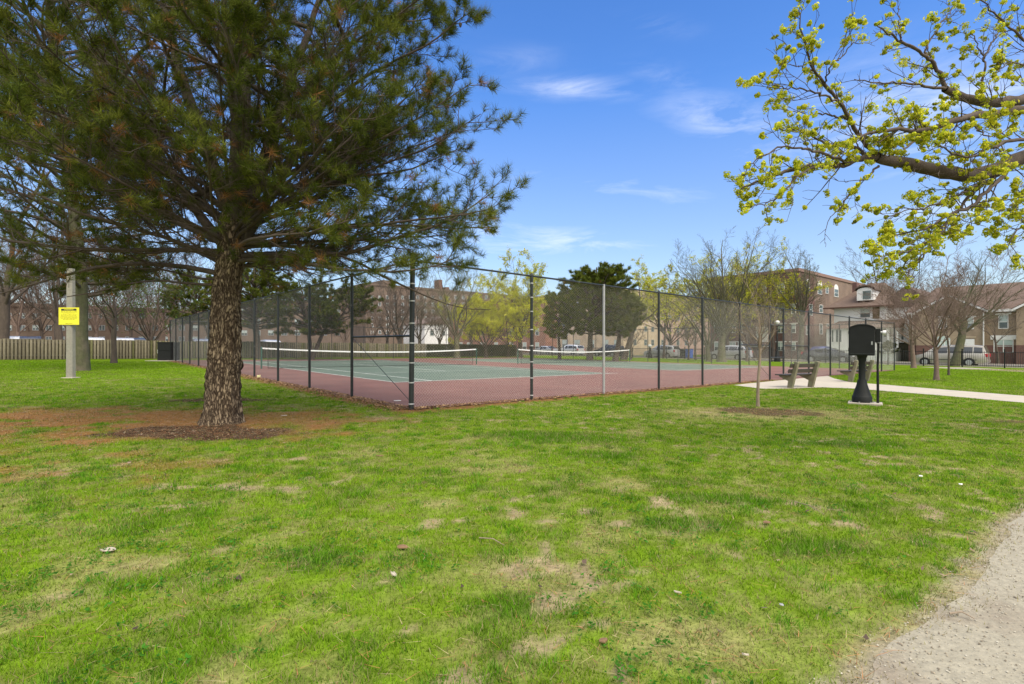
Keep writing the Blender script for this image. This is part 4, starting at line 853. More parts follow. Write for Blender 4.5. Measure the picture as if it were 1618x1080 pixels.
def sign_pole():
    p = G(112, 597); Y = p[1]; root = empty('concrete_pole', v3(p)); tag(root, 'grey square concrete pole carrying the yellow sign', 'pole')
    n = 8; mb = MB(); pr = lambda s: [(-s, -s*.6), (-s*.6, -s), (s*.6, -s), (s, -s*.6), (s, s*.6), (s*.6, s), (-s*.6, s), (-s, s*.6)]
    b = mb.pts([(x, y, -.05) for x, y in pr(.12)]+[(x, y, 4.0) for x, y in pr(.105)]); mb.f += [(b+i, b+(i+1) % 8, b+8+(i+1) % 8, b+8+i) for i in range(8)]+[tuple(b+8+i for i in range(8))]
    mb.build('shaft', M_post, root); MB().box(-.2, .2, -.2, .2, -.03, .03).build('footing', M_conc, root, bevel=.01)
    z0 = ZZ(513, Y)-gz(p[0]); z1 = ZZ(486, Y)-gz(p[0]); x0, x1 = (98-112)/FPX*Y, (130-112)/FPX*Y; yf = -.135
    s = empty('warning_sign', v3(p, z0)+np.array([0, yf, 0])); tag(s, 'yellow warning sign with small black lettering on the concrete pole', 'sign'); zc = z1-z0; tilt = -.02
    MB().box(x0, x1, -.004, .004, 0, zc).build('panel', M_yellow, s)
    def frame(i, w):
        m = MB(); a, b_, c, d = x0+i, x1-i, i, zc-i
        m.box(a, b_, -.0065, -.0042, c, c+w).box(a, b_, -.0065, -.0042, d-w, d).box(a, a+w, -.0065, -.0042, c+w, d-w).box(b_-w, b_, -.0065, -.0042, c+w, d-w); return m
    frame(.03, .006).build('border', mat('sign_border', (.50, .46, .03), .5), s)
    MB().box(x0+.09, x1-.09, -.0065, -.0042, zc-.115, zc-.045).build('header', M_text, s)
    def text(body, size, x, z, m, yy=-.0072):
        cu = bpy.data.curves.new('lettering', 'FONT'); cu.body = body; cu.size = size; cu.align_x = 'CENTER'; cu.align_y = 'CENTER'; cu.extrude = .0006; cu.resolution_u = 2
        me0 = bpy.data.objects.new('tmp', cu); COL.objects.link(me0); dg = bpy.context.evaluated_depsgraph_get(); me = bpy.data.meshes.new_from_object(me0.evaluated_get(dg)); bpy.data.objects.remove(me0)
        o = link('lettering', me, m, s); o.location = (x, yy, z); o.rotation_euler = (PI/2, 0, 0)
    cx = (x0+x1)/2
    text('WARNING', .072, cx, zc-.08, M_yellow)
    # the smaller lines cannot be read in the photograph: word-long strokes of letter height
    rr = random.Random(4)
    for zz, hh, x_in in ((.155, .034, .09), (.20, .020, .16), (.262, .022, .09), (.304, .022, .08), (.346, .022, .07), (.388, .022, .08), (.430, .022, .16), (zc-.045, .014, .24)):
        m = MB(); x = x0+x_in
        while x < x1-x_in-.03:
            wl = rr.choice((2, 3, 4, 5, 6))
            for j in range(wl):
                if x > x1-x_in: break
                q = rr.random(); m.box(x, x+hh*.16, -.0066, -.0043, zc-zz-hh/2, zc-zz+hh/2)
                if q < .6: m.box(x+hh*.16, x+hh*.5, -.0066, -.0043, zc-zz+hh*(.5-.18), zc-zz+hh/2)
                if q > .3: m.box(x+hh*.16, x+hh*.5, -.0066, -.0043, zc-zz-hh/2, zc-zz-hh*(.5-.18))
                x += hh*.72
            x += hh*.7
        m.build('lettering', M_text, s)
sign_pole()

def park_cabinet():
    p = G(259.5, 570); Y = p[1]; root = empty('park_cabinet', v3(p)); tag(root, 'black slatted litter cabinet at the far end of the left court fence', 'cabinet'); h = ZZ(540, Y)-gz(p[0]); w = 22/FPX*Y/2
    MB().box(-w-.5, w+.35, -.6, .8, -.02, .05).build('slab', M_conc, root)
    MB().box(-w, w, 0, 1.0, .05, h-.06).build('body', M_blackc, root, bevel=.01)
    MB().box(-w-.03, w+.03, -.03, 1.03, h-.058, h).build('lid', M_blackc, root, bevel=.01)
    for z0, z1 in ((.10, h*.52), (h*.55, h-.10)): MB().box(-w+.06, w-.04, -.022, -.002, z0, z1).build('door', M_blackc, root, bevel=.006)
    MB().box(-w+.02, -w+.05, -.03, -.003, h*.4, h*.6).build('handle', M_galv, root)
park_cabinet()

# ---------------------------------------------------------------- buildings
class Fac:
    """facade plane; kind 'T': faces the park across the street (constant t); kind 'S': faces the court from behind (constant s)"""
    def __init__(s, kind, val, pl, pr=None, width=None):
        s.kind, s.val = kind, val; s.u = -LD if kind == 'T' else RD; s.n = RD if kind == 'T' else LD
        f = (lambda px: W(val, sat(px, val))) if kind == 'T' else (lambda px: W(tat(px, val), val)); s.fp = f
        s.A = f(pl); s.w = width if width else np.linalg.norm(f(pr)-s.A); s.z0 = gz(s.A[0])-.25
    def x(s, px): return float((s.fp(px)-s.A) @ s.u)
    def z(s, py, px): return ZZ(py, s.fp(px)[1])-s.z0
    def mb(s): return MB((s.A[0], s.A[1], s.z0), (s.u[0], s.u[1], 0), (s.n[0], s.n[1], 0))
    def ang(s): return math.atan2(s.u[1], s.u[0])
def window(F, root, loc, x0, x1, z0, z1, fm=None, lintel=0, cols=1, blind=True, sash=True, proud=.06, arch=False):
    fm = fm or M_white; m = F.mb(); t = .07; y0, y1 = -proud, .02
    m.box(x0-t, x0, y0, y1, z0-t, z1+t).box(x1, x1+t, y0, y1, z0-t, z1+t).box(x0, x1, y0, y1, z1, z1+t).box(x0, x1, y0, y1, z0-t, z0)
    for c in range(1, cols):
        xc = x0+(x1-x0)*c/cols; m.box(xc-.04, xc+.04, y0, y1, z0, z1)
    w = m.build('window', fm, root, loc=loc)
    g = F.mb(); g.box(x0, x1, -.02, .015, z0, z1); g.build('pane', M_glass, w, loc=loc)
    if blind:
        zb = z0+(z1-z0)*.45; g = F.mb(); g.box(x0+.02, x1-.02, -.028, -.021, zb, z1); g.build('blind', M_blind, w, loc=loc)
    if sash: g = F.mb(); g.box(x0, x1, -.045, -.03, (z0+z1)/2-.025, (z0+z1)/2+.025); g.build('sash', fm, w, loc=loc)
    if lintel: g = F.mb(); g.box(x0-.3, x1+.3, -.08, .02, z1+t, z1+t+lintel); g.build('lintel', M_white, w, loc=loc)
    return w
def block(name, label, cat, F, depth, h, wall, roof='flat', base=None, parapet=.35, group=None):
    loc = (F.A[0], F.A[1], F.z0); root = empty(name, loc); tag(root, label, cat, group)
    F.mb().box(0, F.w, 0, depth, -.3, h).build('wall', wall, root, loc=loc)
    if roof == 'flat': F.mb().box(-.12, F.w+.12, -.12, depth+.12, h, h+parapet).build('roof', M_roofg if name != 'x' else wall, root, loc=loc)
    return root, loc

A_T = math.atan2(-LD[1], -LD[0])
B_red = brick_mat('brick_dark_red', (.155, .065, .05), (.115, .048, .04), (.17, .13, .11), A_T)
B_org = brick_mat('brick_orange', (.30, .13, .085), (.24, .10, .065), (.26, .20, .16), A_T)
B_tan = brick_mat('brick_tan', (.34, .25, .165), (.28, .205, .13), (.30, .25, .19), A_T)
B_buff = brick_mat('brick_buff', (.52, .40, .27), (.45, .34, .225), (.42, .36, .28), A_T)
B_pink = brick_mat('brick_pinkish', (.40, .255, .20), (.34, .215, .17), (.36, .29, .24), A_T)
B_dim = brick_mat('brick_umber', (.175, .118, .085), (.145, .10, .07), (.17, .135, .105), A_T)
B_brown = brick_mat('brick_brown', (.205, .135, .10), (.175, .11, .08), (.24, .19, .15), A_T)
M_siding = mat('white_siding', (.78, .78, .75), .8, bump=(1.0, .6, .02, (.05, .05, 9)))
M_darkbase = mat('dark_base', (.10, .095, .06), .9, noise=(4, .3))  # dark mottled tone for the set-back base of the sided house

# tan townhouse row with red base, gables and brown roof
def townhouse():
    T = 67.0; F = Fac('T', T, 1436, width=42); loc = (F.A[0], F.A[1], F.z0); root = empty('townhouse', loc); tag(root, 'two storey tan brick townhouse row with brown gabled roof behind the minivan', 'house')
    he = F.z(490, 1580); zb = F.z(545, 1580); D = 10.5; hr = F.z(457, 1580)+1.1
    F.mb().box(0, F.w, 0, D, zb, he).build('wall', B_tan, root, loc=loc); F.mb().box(-.03, F.w+.03, -.03, D+.03, -.3, zb).build('wall', B_red, root, loc=loc)
    m = F.mb(); e = .45; b = m.pts([(-e, -e, he), (F.w+e, -e, he), (F.w+e, D+e, he), (-e, D+e, he), (1.5, D/2, hr), (F.w-1.5, D/2, hr)]); m.f += [(b, b+1, b+5, b+4), (b+2, b+3, b+4, b+5), (b+1, b+2, b+5), (b+3, b, b+4), (b+3, b+2, b+1, b)]
    rf = m.build('roof', M_roofb, root, loc=loc)
    F.mb().box(-e, F.w+e, -e-.05, -e+.03, he-.16, he+.10).build('gutter', M_white, root, loc=loc)
    x1 = F.x(1556); x2 = F.x(1607); gw = x1-F.x(1450); k = 0
    for gx0, gx1 in ((x1-gw, x1), (x2, x2+gw), (x2+gw+(x2-x1), x2+2*gw+(x2-x1))):
        xm = (gx0+gx1)/2; hg = he+(gx1-gx0)/2*.60; P_ = -.62
        F.mb().prism([(gx0, he-.02), (gx1, he-.02), (xm, hg)], P_, -.0).build('gable', B_tan, root, loc=loc)
        if True: F.mb().box(gx0, gx1, P_, -.002, zb, he-.021).build('bay', B_tan, root, loc=loc); F.mb().box(gx0-.02, gx1+.02, P_-.02, -.032, -.3, zb-.002).build('bay_base', B_red, root, loc=loc)
        m = F.mb(); sl = .6; t = .16
        for sgn, ax in ((1, gx0), (-1, gx1)):
            m.prism([(ax-sgn*.35, he-.21), (xm, hg), (xm, hg+t*1.4), (ax-sgn*.35, he-.21+t*1.4)], P_-.30, P_-.20)
        m.build('rake_board', M_white, root, loc=loc)
        m = F.mb()
        for sgn, ax in ((1, gx0), (-1, gx1)):
            m.prism([(ax-sgn*.38, he-.21+t*1.4), (xm, hg+t*1.4), (xm, hg+t*1.4+.06), (ax-sgn*.38, he-.15+t*1.4)], P_-.32, D/2)
        m.build('gable_roof', M_roofb, root, loc=loc)
    Fb = Fac('T', T-.62, 1436, width=42); Fb.A = Fb.A; off = Fb
    def shift(F0, d): q = Fac('T', T, 1436, width=42); q.mb = lambda: MB((F0.A[0]-RD[0]*d, F0.A[1]-RD[1]*d, F0.z0), (F0.u[0], F0.u[1], 0), (F0.n[0], F0.n[1], 0)); return q
    Fo = shift(F, .62)
    window(Fo, root, loc, F.x(1527), F.x(1539), F.z(519, 1533), F.z(502, 1533), lintel=.12); window(Fo, root, loc, F.x(1486.5), F.x(1497), F.z(518, 1491), F.z(502, 1491), lintel=.12)
    window(F, root, loc, F.x(1579), F.x(1592), F.z(518, 1585), F.z(498, 1585), lintel=.18)
    window(F, root, loc, F.x(1571.5), F.x(1600), F.z(556, 1585), F.z(537, 1585), lintel=.42, cols=2)
    window(Fo, root, loc, F.x(1480), F.x(1502), F.z(556, 1490), F.z(538, 1490), cols=3)
    mA = Fo.mb(); xa, xb = F.x(1478), F.x(1504); n = 12; xm = (xa+xb)/2; r = (xb-xa)/2; z_ = F.z(537, 1490)
    mA.prism([(xm+r*math.cos(PI*i/n), z_+r*.62*math.sin(PI*i/n)) for i in range(n+1)], -.05, .02); mA.build('arch', M_blind, root, loc=loc)
    dd = Fo.mb().box(F.x(1522.5), F.x(1541.5), -.06, .0, .3, F.z(535.5, 1532)).build('door_frame', M_white, root, loc=loc); Fo.mb().box(F.x(1525), F.x(1539), -.075, -.061, .3, F.z(538, 1532)).build('door', M_white, dd, loc=loc)
    Fo.mb().box(F.x(1520), F.x(1544), -.05, .0, F.z(533.5, 1532), F.z(531, 1532)).build('door_lintel', B_buff, root, loc=loc)
    [F.mb().box(F.x(a_), F.x(a_+1.8), -.80, -.64, .2, he-.2).build('downspout', M_white, root, loc=loc) for a_ in (1443, 1555)]
    for i in range(3):                                    # the row goes on out of view
        xo = x2+gw*.6+i*6.5; window(F, root, loc, xo+gw*.9, xo+gw*.9+1.1, F.z(518, 1585), F.z(498, 1585)) if i else None
townhouse()

# white house with brown roof, dormer and porch
def white_house():
    T = 69.5; F = Fac('T', T, 1318, 1400); loc = (F.A[0], F.A[1], F.z0); root = empty('white_house', loc); tag(root, 'white house with hipped brown roof, arched dormer and porch', 'house')
    D = 11; he = F.z(483, 1360); hr = F.z(441, 1375); w = F.w; e = .7
    F.mb().box(0, w, 0, D, -.3, he).build('wall', M_siding, root, loc=loc)
    m = F.mb(); b = m.pts([(-e-.3, -e, he-.1), (w+e, -e, he-.1), (w+e, D+e, he-.1), (-e-.3, D+e, he-.1), (w*.48, D*.42, hr), (w*.75, D*.5, hr)]); m.f += [(b, b+1, b+5, b+4), (b+2, b+3, b+4, b+5), (b+1, b+2, b+5), (b+3, b, b+4), (b+3, b+2, b+1, b)]; m.build('roof', M_roofb, root, loc=loc)
    F.mb().box(-e-.35, w+e, -e-.08, -e, he-.24, he-.06).build('fascia', mat('fascia_brown', (.10, .05, .035), .7), root, loc=loc)
    window(F, root, loc, F.x(1359.5), F.x(1375), F.z(501, 1367), F.z(487, 1367), proud=.10); 
    F.mb().box(F.x(1379), F.x(1390), -.06, .0, F.z(503, 1385), he-.25).build('shingle_panel', mat('shingle_olive', (.13, .10, .05), .9, noise=(3, .3)), root, loc=loc)
    # dormer
    x0, x1 = F.x(1353), F.x(1379); z0, z1 = F.z(474, 1366), F.z(458.5, 1366); y0 = .2
    dm = F.mb().box(x0, x1, y0, D*.4, z0, z1).build('dormer', M_white, root, loc=loc)
    n = 10; xm = (x0+x1)/2; r = (x1-x0)/2
    F.mb().prism([(xm+r*math.cos(PI*i/n), z1+.002+r*.42*math.sin(PI*i/n)) for i in range(n+1)], y0, D*.4).build('dormer_arch', M_white, dm, loc=loc)
    F.mb().prism([(xm+(r+.22)*math.cos(PI*i/n), z1+.05+(r+.15)*.46*math.sin(PI*i/n)) for i in range(n+1)]+[(xm+(r+.22)*math.cos(PI*i/n), z1+.16+(r+.22)*.5*math.sin(PI*i/n)) for i in range(n, -1, -1)], y0-.2, D*.42).build('dormer_roof', M_roofb, dm, loc=loc)
    F.mb().box(x0+.65, x1-.25, y0-.03, y0-.004, z0+.15, z1-.05).build('pane', M_glass, dm, loc=loc)
    # porch
    px0, px1 = F.x(1312), F.x(1428); zr0, zr1 = F.z(519, 1360), F.z(510.5, 1360)
    m = F.mb(); b = m.pts([(px0, -2.6, zr0), (px1, -2.6, zr0), (px1+.2, -.02, zr1+.35), (px0+1, -.02, zr1+.35), (px1, -.02, zr0), (px0, -.02, zr0)]); m.f += [(b, b+1, b+2, b+3), (b+1, b+4, b+2), (b, b+3, b+5), (b, b+5, b+4, b+1)]; m.build('porch_roof', M_roofb, root, loc=loc)
    F.mb().box(px0+.3, px1-.3, -2.3, -.02, -.3, F.z(549, 1360)).build('porch_base', M_siding, root, loc=loc)
    F.mb().box(px0+.3, F.x(1348), -2.3, -2.2, F.z(549, 1360)+.002, zr0).build('porch_wall', M_white, root, loc=loc)
    Fp = Fac('T', T, 1318, 1400); A0 = F.A-RD*2.3; Fp.mb = lambda: MB((A0[0], A0[1], F.z0), (F.u[0], F.u[1], 0), (F.n[0], F.n[1], 0))
    for a, b_ in ((1321, 1328.5), (1331, 1341)): window(Fp, root, loc, F.x(a), F.x(b_)-.1, F.z(540, 1330), F.z(522, 1330), cols=2, blind=False, sash=False)
    for a in (1350, 1372, 1392, 1412, 1426): F.mb().box(F.x(a)-.09, F.x(a)+.09, -2.25, -2.07, F.z(549, 1360)+.002, zr0).build('porch_post', M_white, root, loc=loc)
    for a in (1397, 1405): window(F, root, loc, F.x(a), F.x(a+3.4), F.z(532, 1400), F.z(520, 1400), blind=False, sash=False)
    # chimney at the back left
    F.mb().box(F.x(1333), F.x(1340), D*.3, D*.3+1, he, F.z(443, 1336)).build('chimney', B_red, root, loc=loc)
white_house()
def side_house():
    T = 70.5; F = Fac('T', T, 1388, 1436); D = 12; he = F.z(486, 1410); loc = (F.A[0], F.A[1], F.z0); root = empty('sided_house', loc); tag(root, 'plain white sided house between the porch house and tan townhouse', 'house')
    zb = F.z(541, 1420); F.mb().box(0, F.w+2.6, 0, D, zb, he).build('wall', M_siding, root, loc=loc); F.mb().box(.6, F.w+2.5, .4, D, -.3, zb).build('wall', M_darkbase, root, loc=loc)
    m = F.mb(); w = F.w+2.6; m.prism([(-.4, he), (w+.4, he), (w*.5, he+2.6)], -.3, D+.3); m.build('roof', M_roofb, root, loc=loc)
    window(F, root, loc, F.x(1424.5), F.x(1428), F.z(536, 1426), F.z(518, 1426), blind=False); window(F, root, loc, F.x(1437.5), F.x(1441), F.z(516, 1439), F.z(502, 1439), blind=False); window(F, root, loc, F.x(1458), F.x(1461), F.z(536, 1459), F.z(519, 1459), blind=False)
side_house()

def apartment():
    T = 68.5; F = Fac('T', T, 1122, 1262); D = 34; h = F.z(428, 1262); loc = (F.A[0], F.A[1], F.z0)
    root = empty('apartment_block', loc); tag(root, 'dark red brick apartment block with three storeys behind the bare trees', 'building')
    F.mb().box(0, F.w, 0, 5.5, -.3, h).build('wall', B_red, root, loc=loc); F.mb().box(0, F.w, 5.5, D, -.3, h-.02).build('wall', B_brown, root, loc=loc)
    F.mb().box(-.1, F.w+.12, -.12, D+.1, h, h+.42).build('parapet', mat('coping', (.24, .15, .12), .9), root, loc=loc)
    for (px, w_) in ((1133, 8), (1158, 9), (1170, 7), (1190, 10), (1207, 7), (1234, 11), (1254, 6)):
        for (ya, yb) in ((448, 462), (481, 495), (512, 525), (541, 553)):
            if 1186 < px < 1216 and ya > 505: continue
            window(F, root, loc, F.x(px-w_*.45), F.x(px+w_*.45), F.z(yb, px), F.z(ya, px), cols=2 if w_ > 8 else 1, lintel=.12, sash=w_ < 9)
    # stone bay and awning
    F.mb().box(F.x(1160), F.x(1216), -1.2, -.02, F.z(548, 1190), F.z(546, 1190)).build('awning', M_galv, root, loc=loc)
    F.mb().box(F.x(1196), F.x(1214), -.25, -.02, F.z(540, 1205), F.z(516, 1205)).build('banner', M_white, root, loc=loc)
    # side wall facing left... seen to the right of the corner
    S = sat(1262, T); A2 = W(T, S); Fs = Fac('S', S, 1262, 1345); Fs.z0 = F.z0
    for (px, w_, ya, yb, ar) in ((1295, 6, 451, 464, 1), (1306.5, 4, 453, 463, 0), (1321, 6, 457, 468, 1), (1281, 5, 481, 497, 0), (1297, 5, 482, 493, 0), (1297, 4, 512, 527, 0), (1308, 3.4, 512, 521, 0), (1321, 5, 487, 499, 0), (1276, 5, 447, 460, 1), (1276, 5, 514, 528, 0)):
        x0, x1 = Fs.x(px-w_/2), Fs.x(px+w_/2); z0, z1 = Fs.z(yb, px), Fs.z(ya, px); wn = window(Fs, root, loc, x0, x1, z0, z1, blind=False)
        if ar:
            n = 8; xm, r = (x0+x1)/2, (x1-x0)/2+.05; Fs.mb().prism([(xm+r*math.cos(PI*i/n), z1+.075+r*.8*math.sin(PI*i/n)) for i in range(n+1)], -.06, .0).build('arch', M_white, wn, loc=loc)
apartment()

def buff_block():
    S_ = None; T = 68.5; a = 985; F = Fac('T', T, 880, 985); h = F.z(458, 985); D = 46; loc = (F.A[0], F.A[1], F.z0); root = empty('school_block', loc); tag(root, 'buff and pinkish brick block with rows of small windows behind the pines', 'building')
    F.mb().box(0, F.w, 0, 12, -.3, h).build('wall', B_buff, root, loc=loc); F.mb().box(0, F.w, 12, D, -.3, h-.02).build('wall', B_pink, root, loc=loc)
    F.mb().box(-.1, F.w+.1, -.1, D+.1, h, h+.3).build('parapet', B_buff, root, loc=loc)
    S = sat(985, T); Fs = Fac('S', S, 985, 1128); Fs.z0 = F.z0
    for px in (994, 1003, 1020, 1031, 1047, 1058, 1071, 1084, 1098, 1110):
        for (ya, yb) in ((537, 545), (517, 524), (497, 504), (478, 484)):
            g = hz(px); k = 1; window(Fs, root, loc, Fs.x(px-2), Fs.x(px+2), Fs.z(yb, 1050), Fs.z(ya, 1050), blind=False, fm=M_galv)
    for px in (893, 912, 935, 957, 975):
        for (ya, yb) in ((537, 549), (505, 516), (477, 488)): window(F, root, loc, F.x(px-4), F.x(px+4), F.z(yb, px), F.z(ya, px), cols=2, fm=M_galv)
    F.mb().box(F.x(882), F.x(980), -.06, .0, F.z(553, 930), F.z(540, 930)).build('base_course', B_org, root, loc=loc) if False else None
buff_block()

def brick_row():
    T = 76; F = Fac('T', T, 716, 862); h = F.z(478, 780); D = 14; loc = (F.A[0], F.A[1], F.z0); root = empty('brick_apartments', loc); tag(root, 'orange red brick building behind the ivy fence and yellow budding trees', 'building')
    F.mb().box(0, F.w, 0, D, -.3, h).build('wall', B_org, root, loc=loc); F.mb().box(-.1, F.w+.1, -.1, D+.1, h, h+.4).build('parapet', B_brown, root, loc=loc)
    for px in (728, 741, 762, 784, 808, 829, 849):
        for (ya, yb) in ((541, 552), (519, 529), (496, 506)): window(F, root, loc, F.x(px-2.6), F.x(px+2.6), F.z(yb, px), F.z(ya, px))
brick_row()
def big_brown():
    S = 128; F = Fac('S', S, 578, 812); h = F.z(459, 690); D = 24; loc = (F.A[0], F.A[1], F.z0); root = empty('tall_apartments', loc); tag(root, 'long brown brick apartment building with rooftop penthouse, far behind the fence corner', 'building')
    F.mb().box(0, F.w, 0, D, -.3, h).build('wall', B_dim, root, loc=loc); F.mb().box(-.2, F.w+.2, -.2, D+.2, h, h+.6).build('parapet', B_dim, root, loc=loc)
    F.mb().box(F.x(612), F.x(633), 3, 12, h+.602, F.z(441, 620)).build('penthouse', B_dim, root, loc=loc); F.mb().box(F.x(702), F.x(707), 3, 6, h+.602, F.z(440, 704)).build('chimney', B_red, root, loc=loc)
    F.mb().box(F.x(712), F.x(718), 3, 6, h+.602, F.z(452, 714)).build('chimney', B_red, root, loc=loc)
    for i, px in enumerate(range(588, 806, 12)):
        for ya in (467, 478, 489, 500, 511, 522): window(F, root, loc, F.x(px-1.7), F.x(px+1.7), F.z(ya+5, px), F.z(ya, px), blind=(i*7+ya) % 3 == 0, sash=False)
big_brown()
def small_white():
    F = Fac('S', 62, 671, 708); h = F.z(512, 690); loc = (F.A[0], F.A[1], F.z0); root = empty('white_garage', loc); tag(root, 'small white rendered building peeking over the board fence', 'building')
    F.mb().box(0, F.w, 0, 7, -.3, h).build('wall', M_white, root, loc=loc); F.mb().prism([(-.3, h), (F.w+.3, h), (F.w*.8, h+1.3)], -.25, 7.2).build('roof', M_roofb, root, loc=loc)
    window(F, root, loc, F.x(699), F.x(703), F.z(529, 700), F.z(523, 700), fm=M_galv, blind=False); window(F, root, loc, F.x(680), F.x(685), F.z(529, 682), F.z(522, 682), fm=M_galv, blind=False)
small_white()
for (label, S, a, b, top, wm, wy) in (('long low brown brick building across the yard on the left', 84, -190, 345, 494, B_dim, ((495, 502), (514, 521), (532, 538))), ('brown brick building with pale windows behind the dark pines', 92, 372, 556, 470, B_dim, ((486, 493), (504, 511), (522, 529)))):
    F = Fac('S', S, a, b); h = F.z(top, 300); loc = (F.A[0], F.A[1], F.z0); root = empty('brick_building', loc); tag(root, label, 'building')
    F.mb().box(0, F.w, 0, 16, -.3, h).build('wall', wm, root, loc=loc); F.mb().box(-.2, F.w+.2, -.2, 16.2, h, h+.5).build('parapet', wm, root, loc=loc)
    for i, px in enumerate(range(max(a, 0)+14, b-8, 21)):
        for ya, yb in wy: window(F, root, loc, F.x(px-4), F.x(px+4), F.z(yb, px), F.z(ya, px), cols=2, blind=(i+ya) % 2 == 0, sash=False, fm=M_galv)

# ---------------------------------------------------------------- cars
def car(label, p, ang, paint, kind='suv', name='parked_car', group=None):
    """local x forward; origin on the road under the middle"""
    root = empty(name, v3(p, .012)); root.rotation_euler = (0, 0, ang); tag(root, label, 'car', group)
    if kind == 'van': Ln, Wd = 4.9, 1.9; prof = [(-2.42, .35, .95, 1.0), (-2.40, .30, 1.02, 1.15), (-2.2, .22, 1.04, 1.70), (-1.6, .2, 1.04, 1.76), (0, .2, 1.02, 1.77), (.7, .2, 1.0, 1.70), (1.05, .2, 1.0, 1.52), (1.62, .2, .98, 1.02), (2.1, .22, .90, .92), (2.38, .27, .78, .79), (2.45, .36, .62, .63)]; ws = (-1.35, 1.52)
    elif kind == 'sedan': Ln, Wd = 4.7, 1.8; prof = [(-2.35, .35, .88, .9), (-2.30, .28, .96, .98), (-1.75, .22, .98, 1.04), (-1.05, .2, .97, 1.38), (-.3, .2, .95, 1.44), (.3, .2, .94, 1.42), (1.15, .2, .93, .98), (1.8, .22, .85, .87), (2.25, .27, .72, .73), (2.35, .36, .58, .59)]; ws = (-1.4, 1.42)
    else: Ln, Wd = 4.5, 1.85; prof = [(-2.25, .38, .98, 1.0), (-2.22, .30, 1.05, 1.12), (-2.0, .25, 1.06, 1.50), (-1.3, .24, 1.05, 1.64), (-.3, .24, 1.03, 1.68), (.3, .24, 1.0, 1.62), (1.0, .24, .99, 1.15), (1.12, .24, .99, 1.03), (1.8, .25, .93, .94), (2.15, .3, .80, .81), (2.25, .4, .62, .63)]; ws = (-1.36, 1.38)
    hw = Wd/2; V, F = [], []; K = 10
    for (x, zb, zs, zt) in prof:
        end = abs(x) > Ln/2-.12; w = hw*(.86 if end else 1); wt = w*(.98-.22*min(1, max(0, (zt-zs))/.6)); c = max(zt-zs, 0)
        V += [(x, -w*.94, zb), (x, -w, zb+.18), (x, -w, zs-.12), (x, -w*.97, zs), (x, -wt, zt-.04 if c > .1 else zt-.005), (x, -wt*.9, zt), (x, wt*.9, zt), (x, wt, zt-.04 if c > .1 else zt-.005), (x, w*.97, zs), (x, w, zs-.12), (x, w, zb+.18), (x, w*.94, zb)]
    K = 12; n = len(prof)
    for i in range(n-1):
        for j in range(K): a = i*K+j; b = i*K+(j+1) % K; F.append((a, b, b+K, a+K))
    F += [tuple(range(K-1, -1, -1)), tuple(range((n-1)*K, n*K))]
    mb = MB(); mb.v = [tuple(v) for v in V]; mb.f = F; body = mb.build('body', paint, root, smooth=True)
    # side glass, proud of the greenhouse
    gp = [q for q in prof if q[3]-q[2] > .3]
    for sg in (-1, 1):
        m = MB()
        for q0, q1 in zip(gp[:-1], gp[1:]):
            P = []
            for (x, zb, zs, zt), (u, d) in ((q0, (.10, 1)), (q1, (.10, 1)), (q1, (.82, 1)), (q0, (.82, 1))):
                w = hw*.97; wt = hw*(.98-.22*min(1, (zt-zs)/.6)); P.append((x+(.05 if (x, zb) == (q0[0], q0[1]) else -.05)*0+(.04 if x == q0[0] else -.04), sg*(w+(wt-w)*u*1.0+.012), zs+(zt-.04-zs)*u))
            m.poly(P if sg < 0 else P[::-1])
        m.build('side_window', M_carglass, root)
    def cross(q0, q1, nm, inset=.88, e=.012):
        (xa, _, sa, ta), (xb, _, sb, tb) = q0, q1; wa = hw*(.98-.22*min(1, max(ta-sa, 0)/.6))*.9*inset; wb = hw*(.98-.22*min(1, max(tb-sb, 0)/.6))*.9*inset
        s = 1 if xb > xa else -1; m = MB(); m.poly([(xa+s*e, -wa, ta+e), (xa+s*e, wa, ta+e), (xb+s*e, wb, tb+e), (xb+s*e, -wb, tb+e)]); m.build(nm, M_carglass, root)
    i = max(range(n), key=lambda k: prof[k][3]); j = next(k for k in range(i, n) if prof[k][3]-prof[k][2] < .12)
    cross(prof[j-1], prof[j], 'windscreen'); k = next(k for k in range(n) if prof[k][3]-prof[k][2] > .3); cross(prof[k], prof[k-1], 'rear_window')
    for x in ws:
        for sg in (-1, 1):
            wl = empty('wheel', (x, sg*(hw-.10), .33)); wl.parent = root; r = .33
            MB((0, 0, 0), (1, 0, 0), (0, 0, 1), (0, 1, 0)).lathe([(.20, -.10), (r-.02, -.11), (r, -.08), (r, .08), (r-.02, .11), (.20, .10)], 22).build('tyre', M_tyre, wl, smooth=True)
            m = MB((0, 0, 0), (1, 0, 0), (0, 0, 1), (0, 1, 0)); m.lathe([(.05, sg*.112-.006), (.05, sg*.112+.006)], 10)
            for q in range(5):
                a = q*2*PI/5; c, s_ = math.cos(a), math.sin(a); b0 = m.pts([(c*.04-s_*.03, s_*.04+c*.03, sg*.108), (c*.04+s_*.03, s_*.04-c*.03, sg*.108), (c*.20+s_*.045, s_*.20-c*.045, sg*.112), (c*.20-s_*.045, s_*.20+c*.045, sg*.112)]); m.f.append((b0, b0+1, b0+2, b0+3)); 
            m.lathe([(.195, sg*.100), (.215, sg*.116), (.195, sg*.118)], 20); m.build('rim', M_rim, wl)
            ar = MB((x, sg*hw*.0, .33), (1, 0, 0), (0, 0, 1), (0, 1, 0)); ar.lathe([(.385, sg*(hw+.004)-.003), (.385, sg*(hw+.004)+.003)], 20); ar.build('wheel_arch', M_tyre, root)
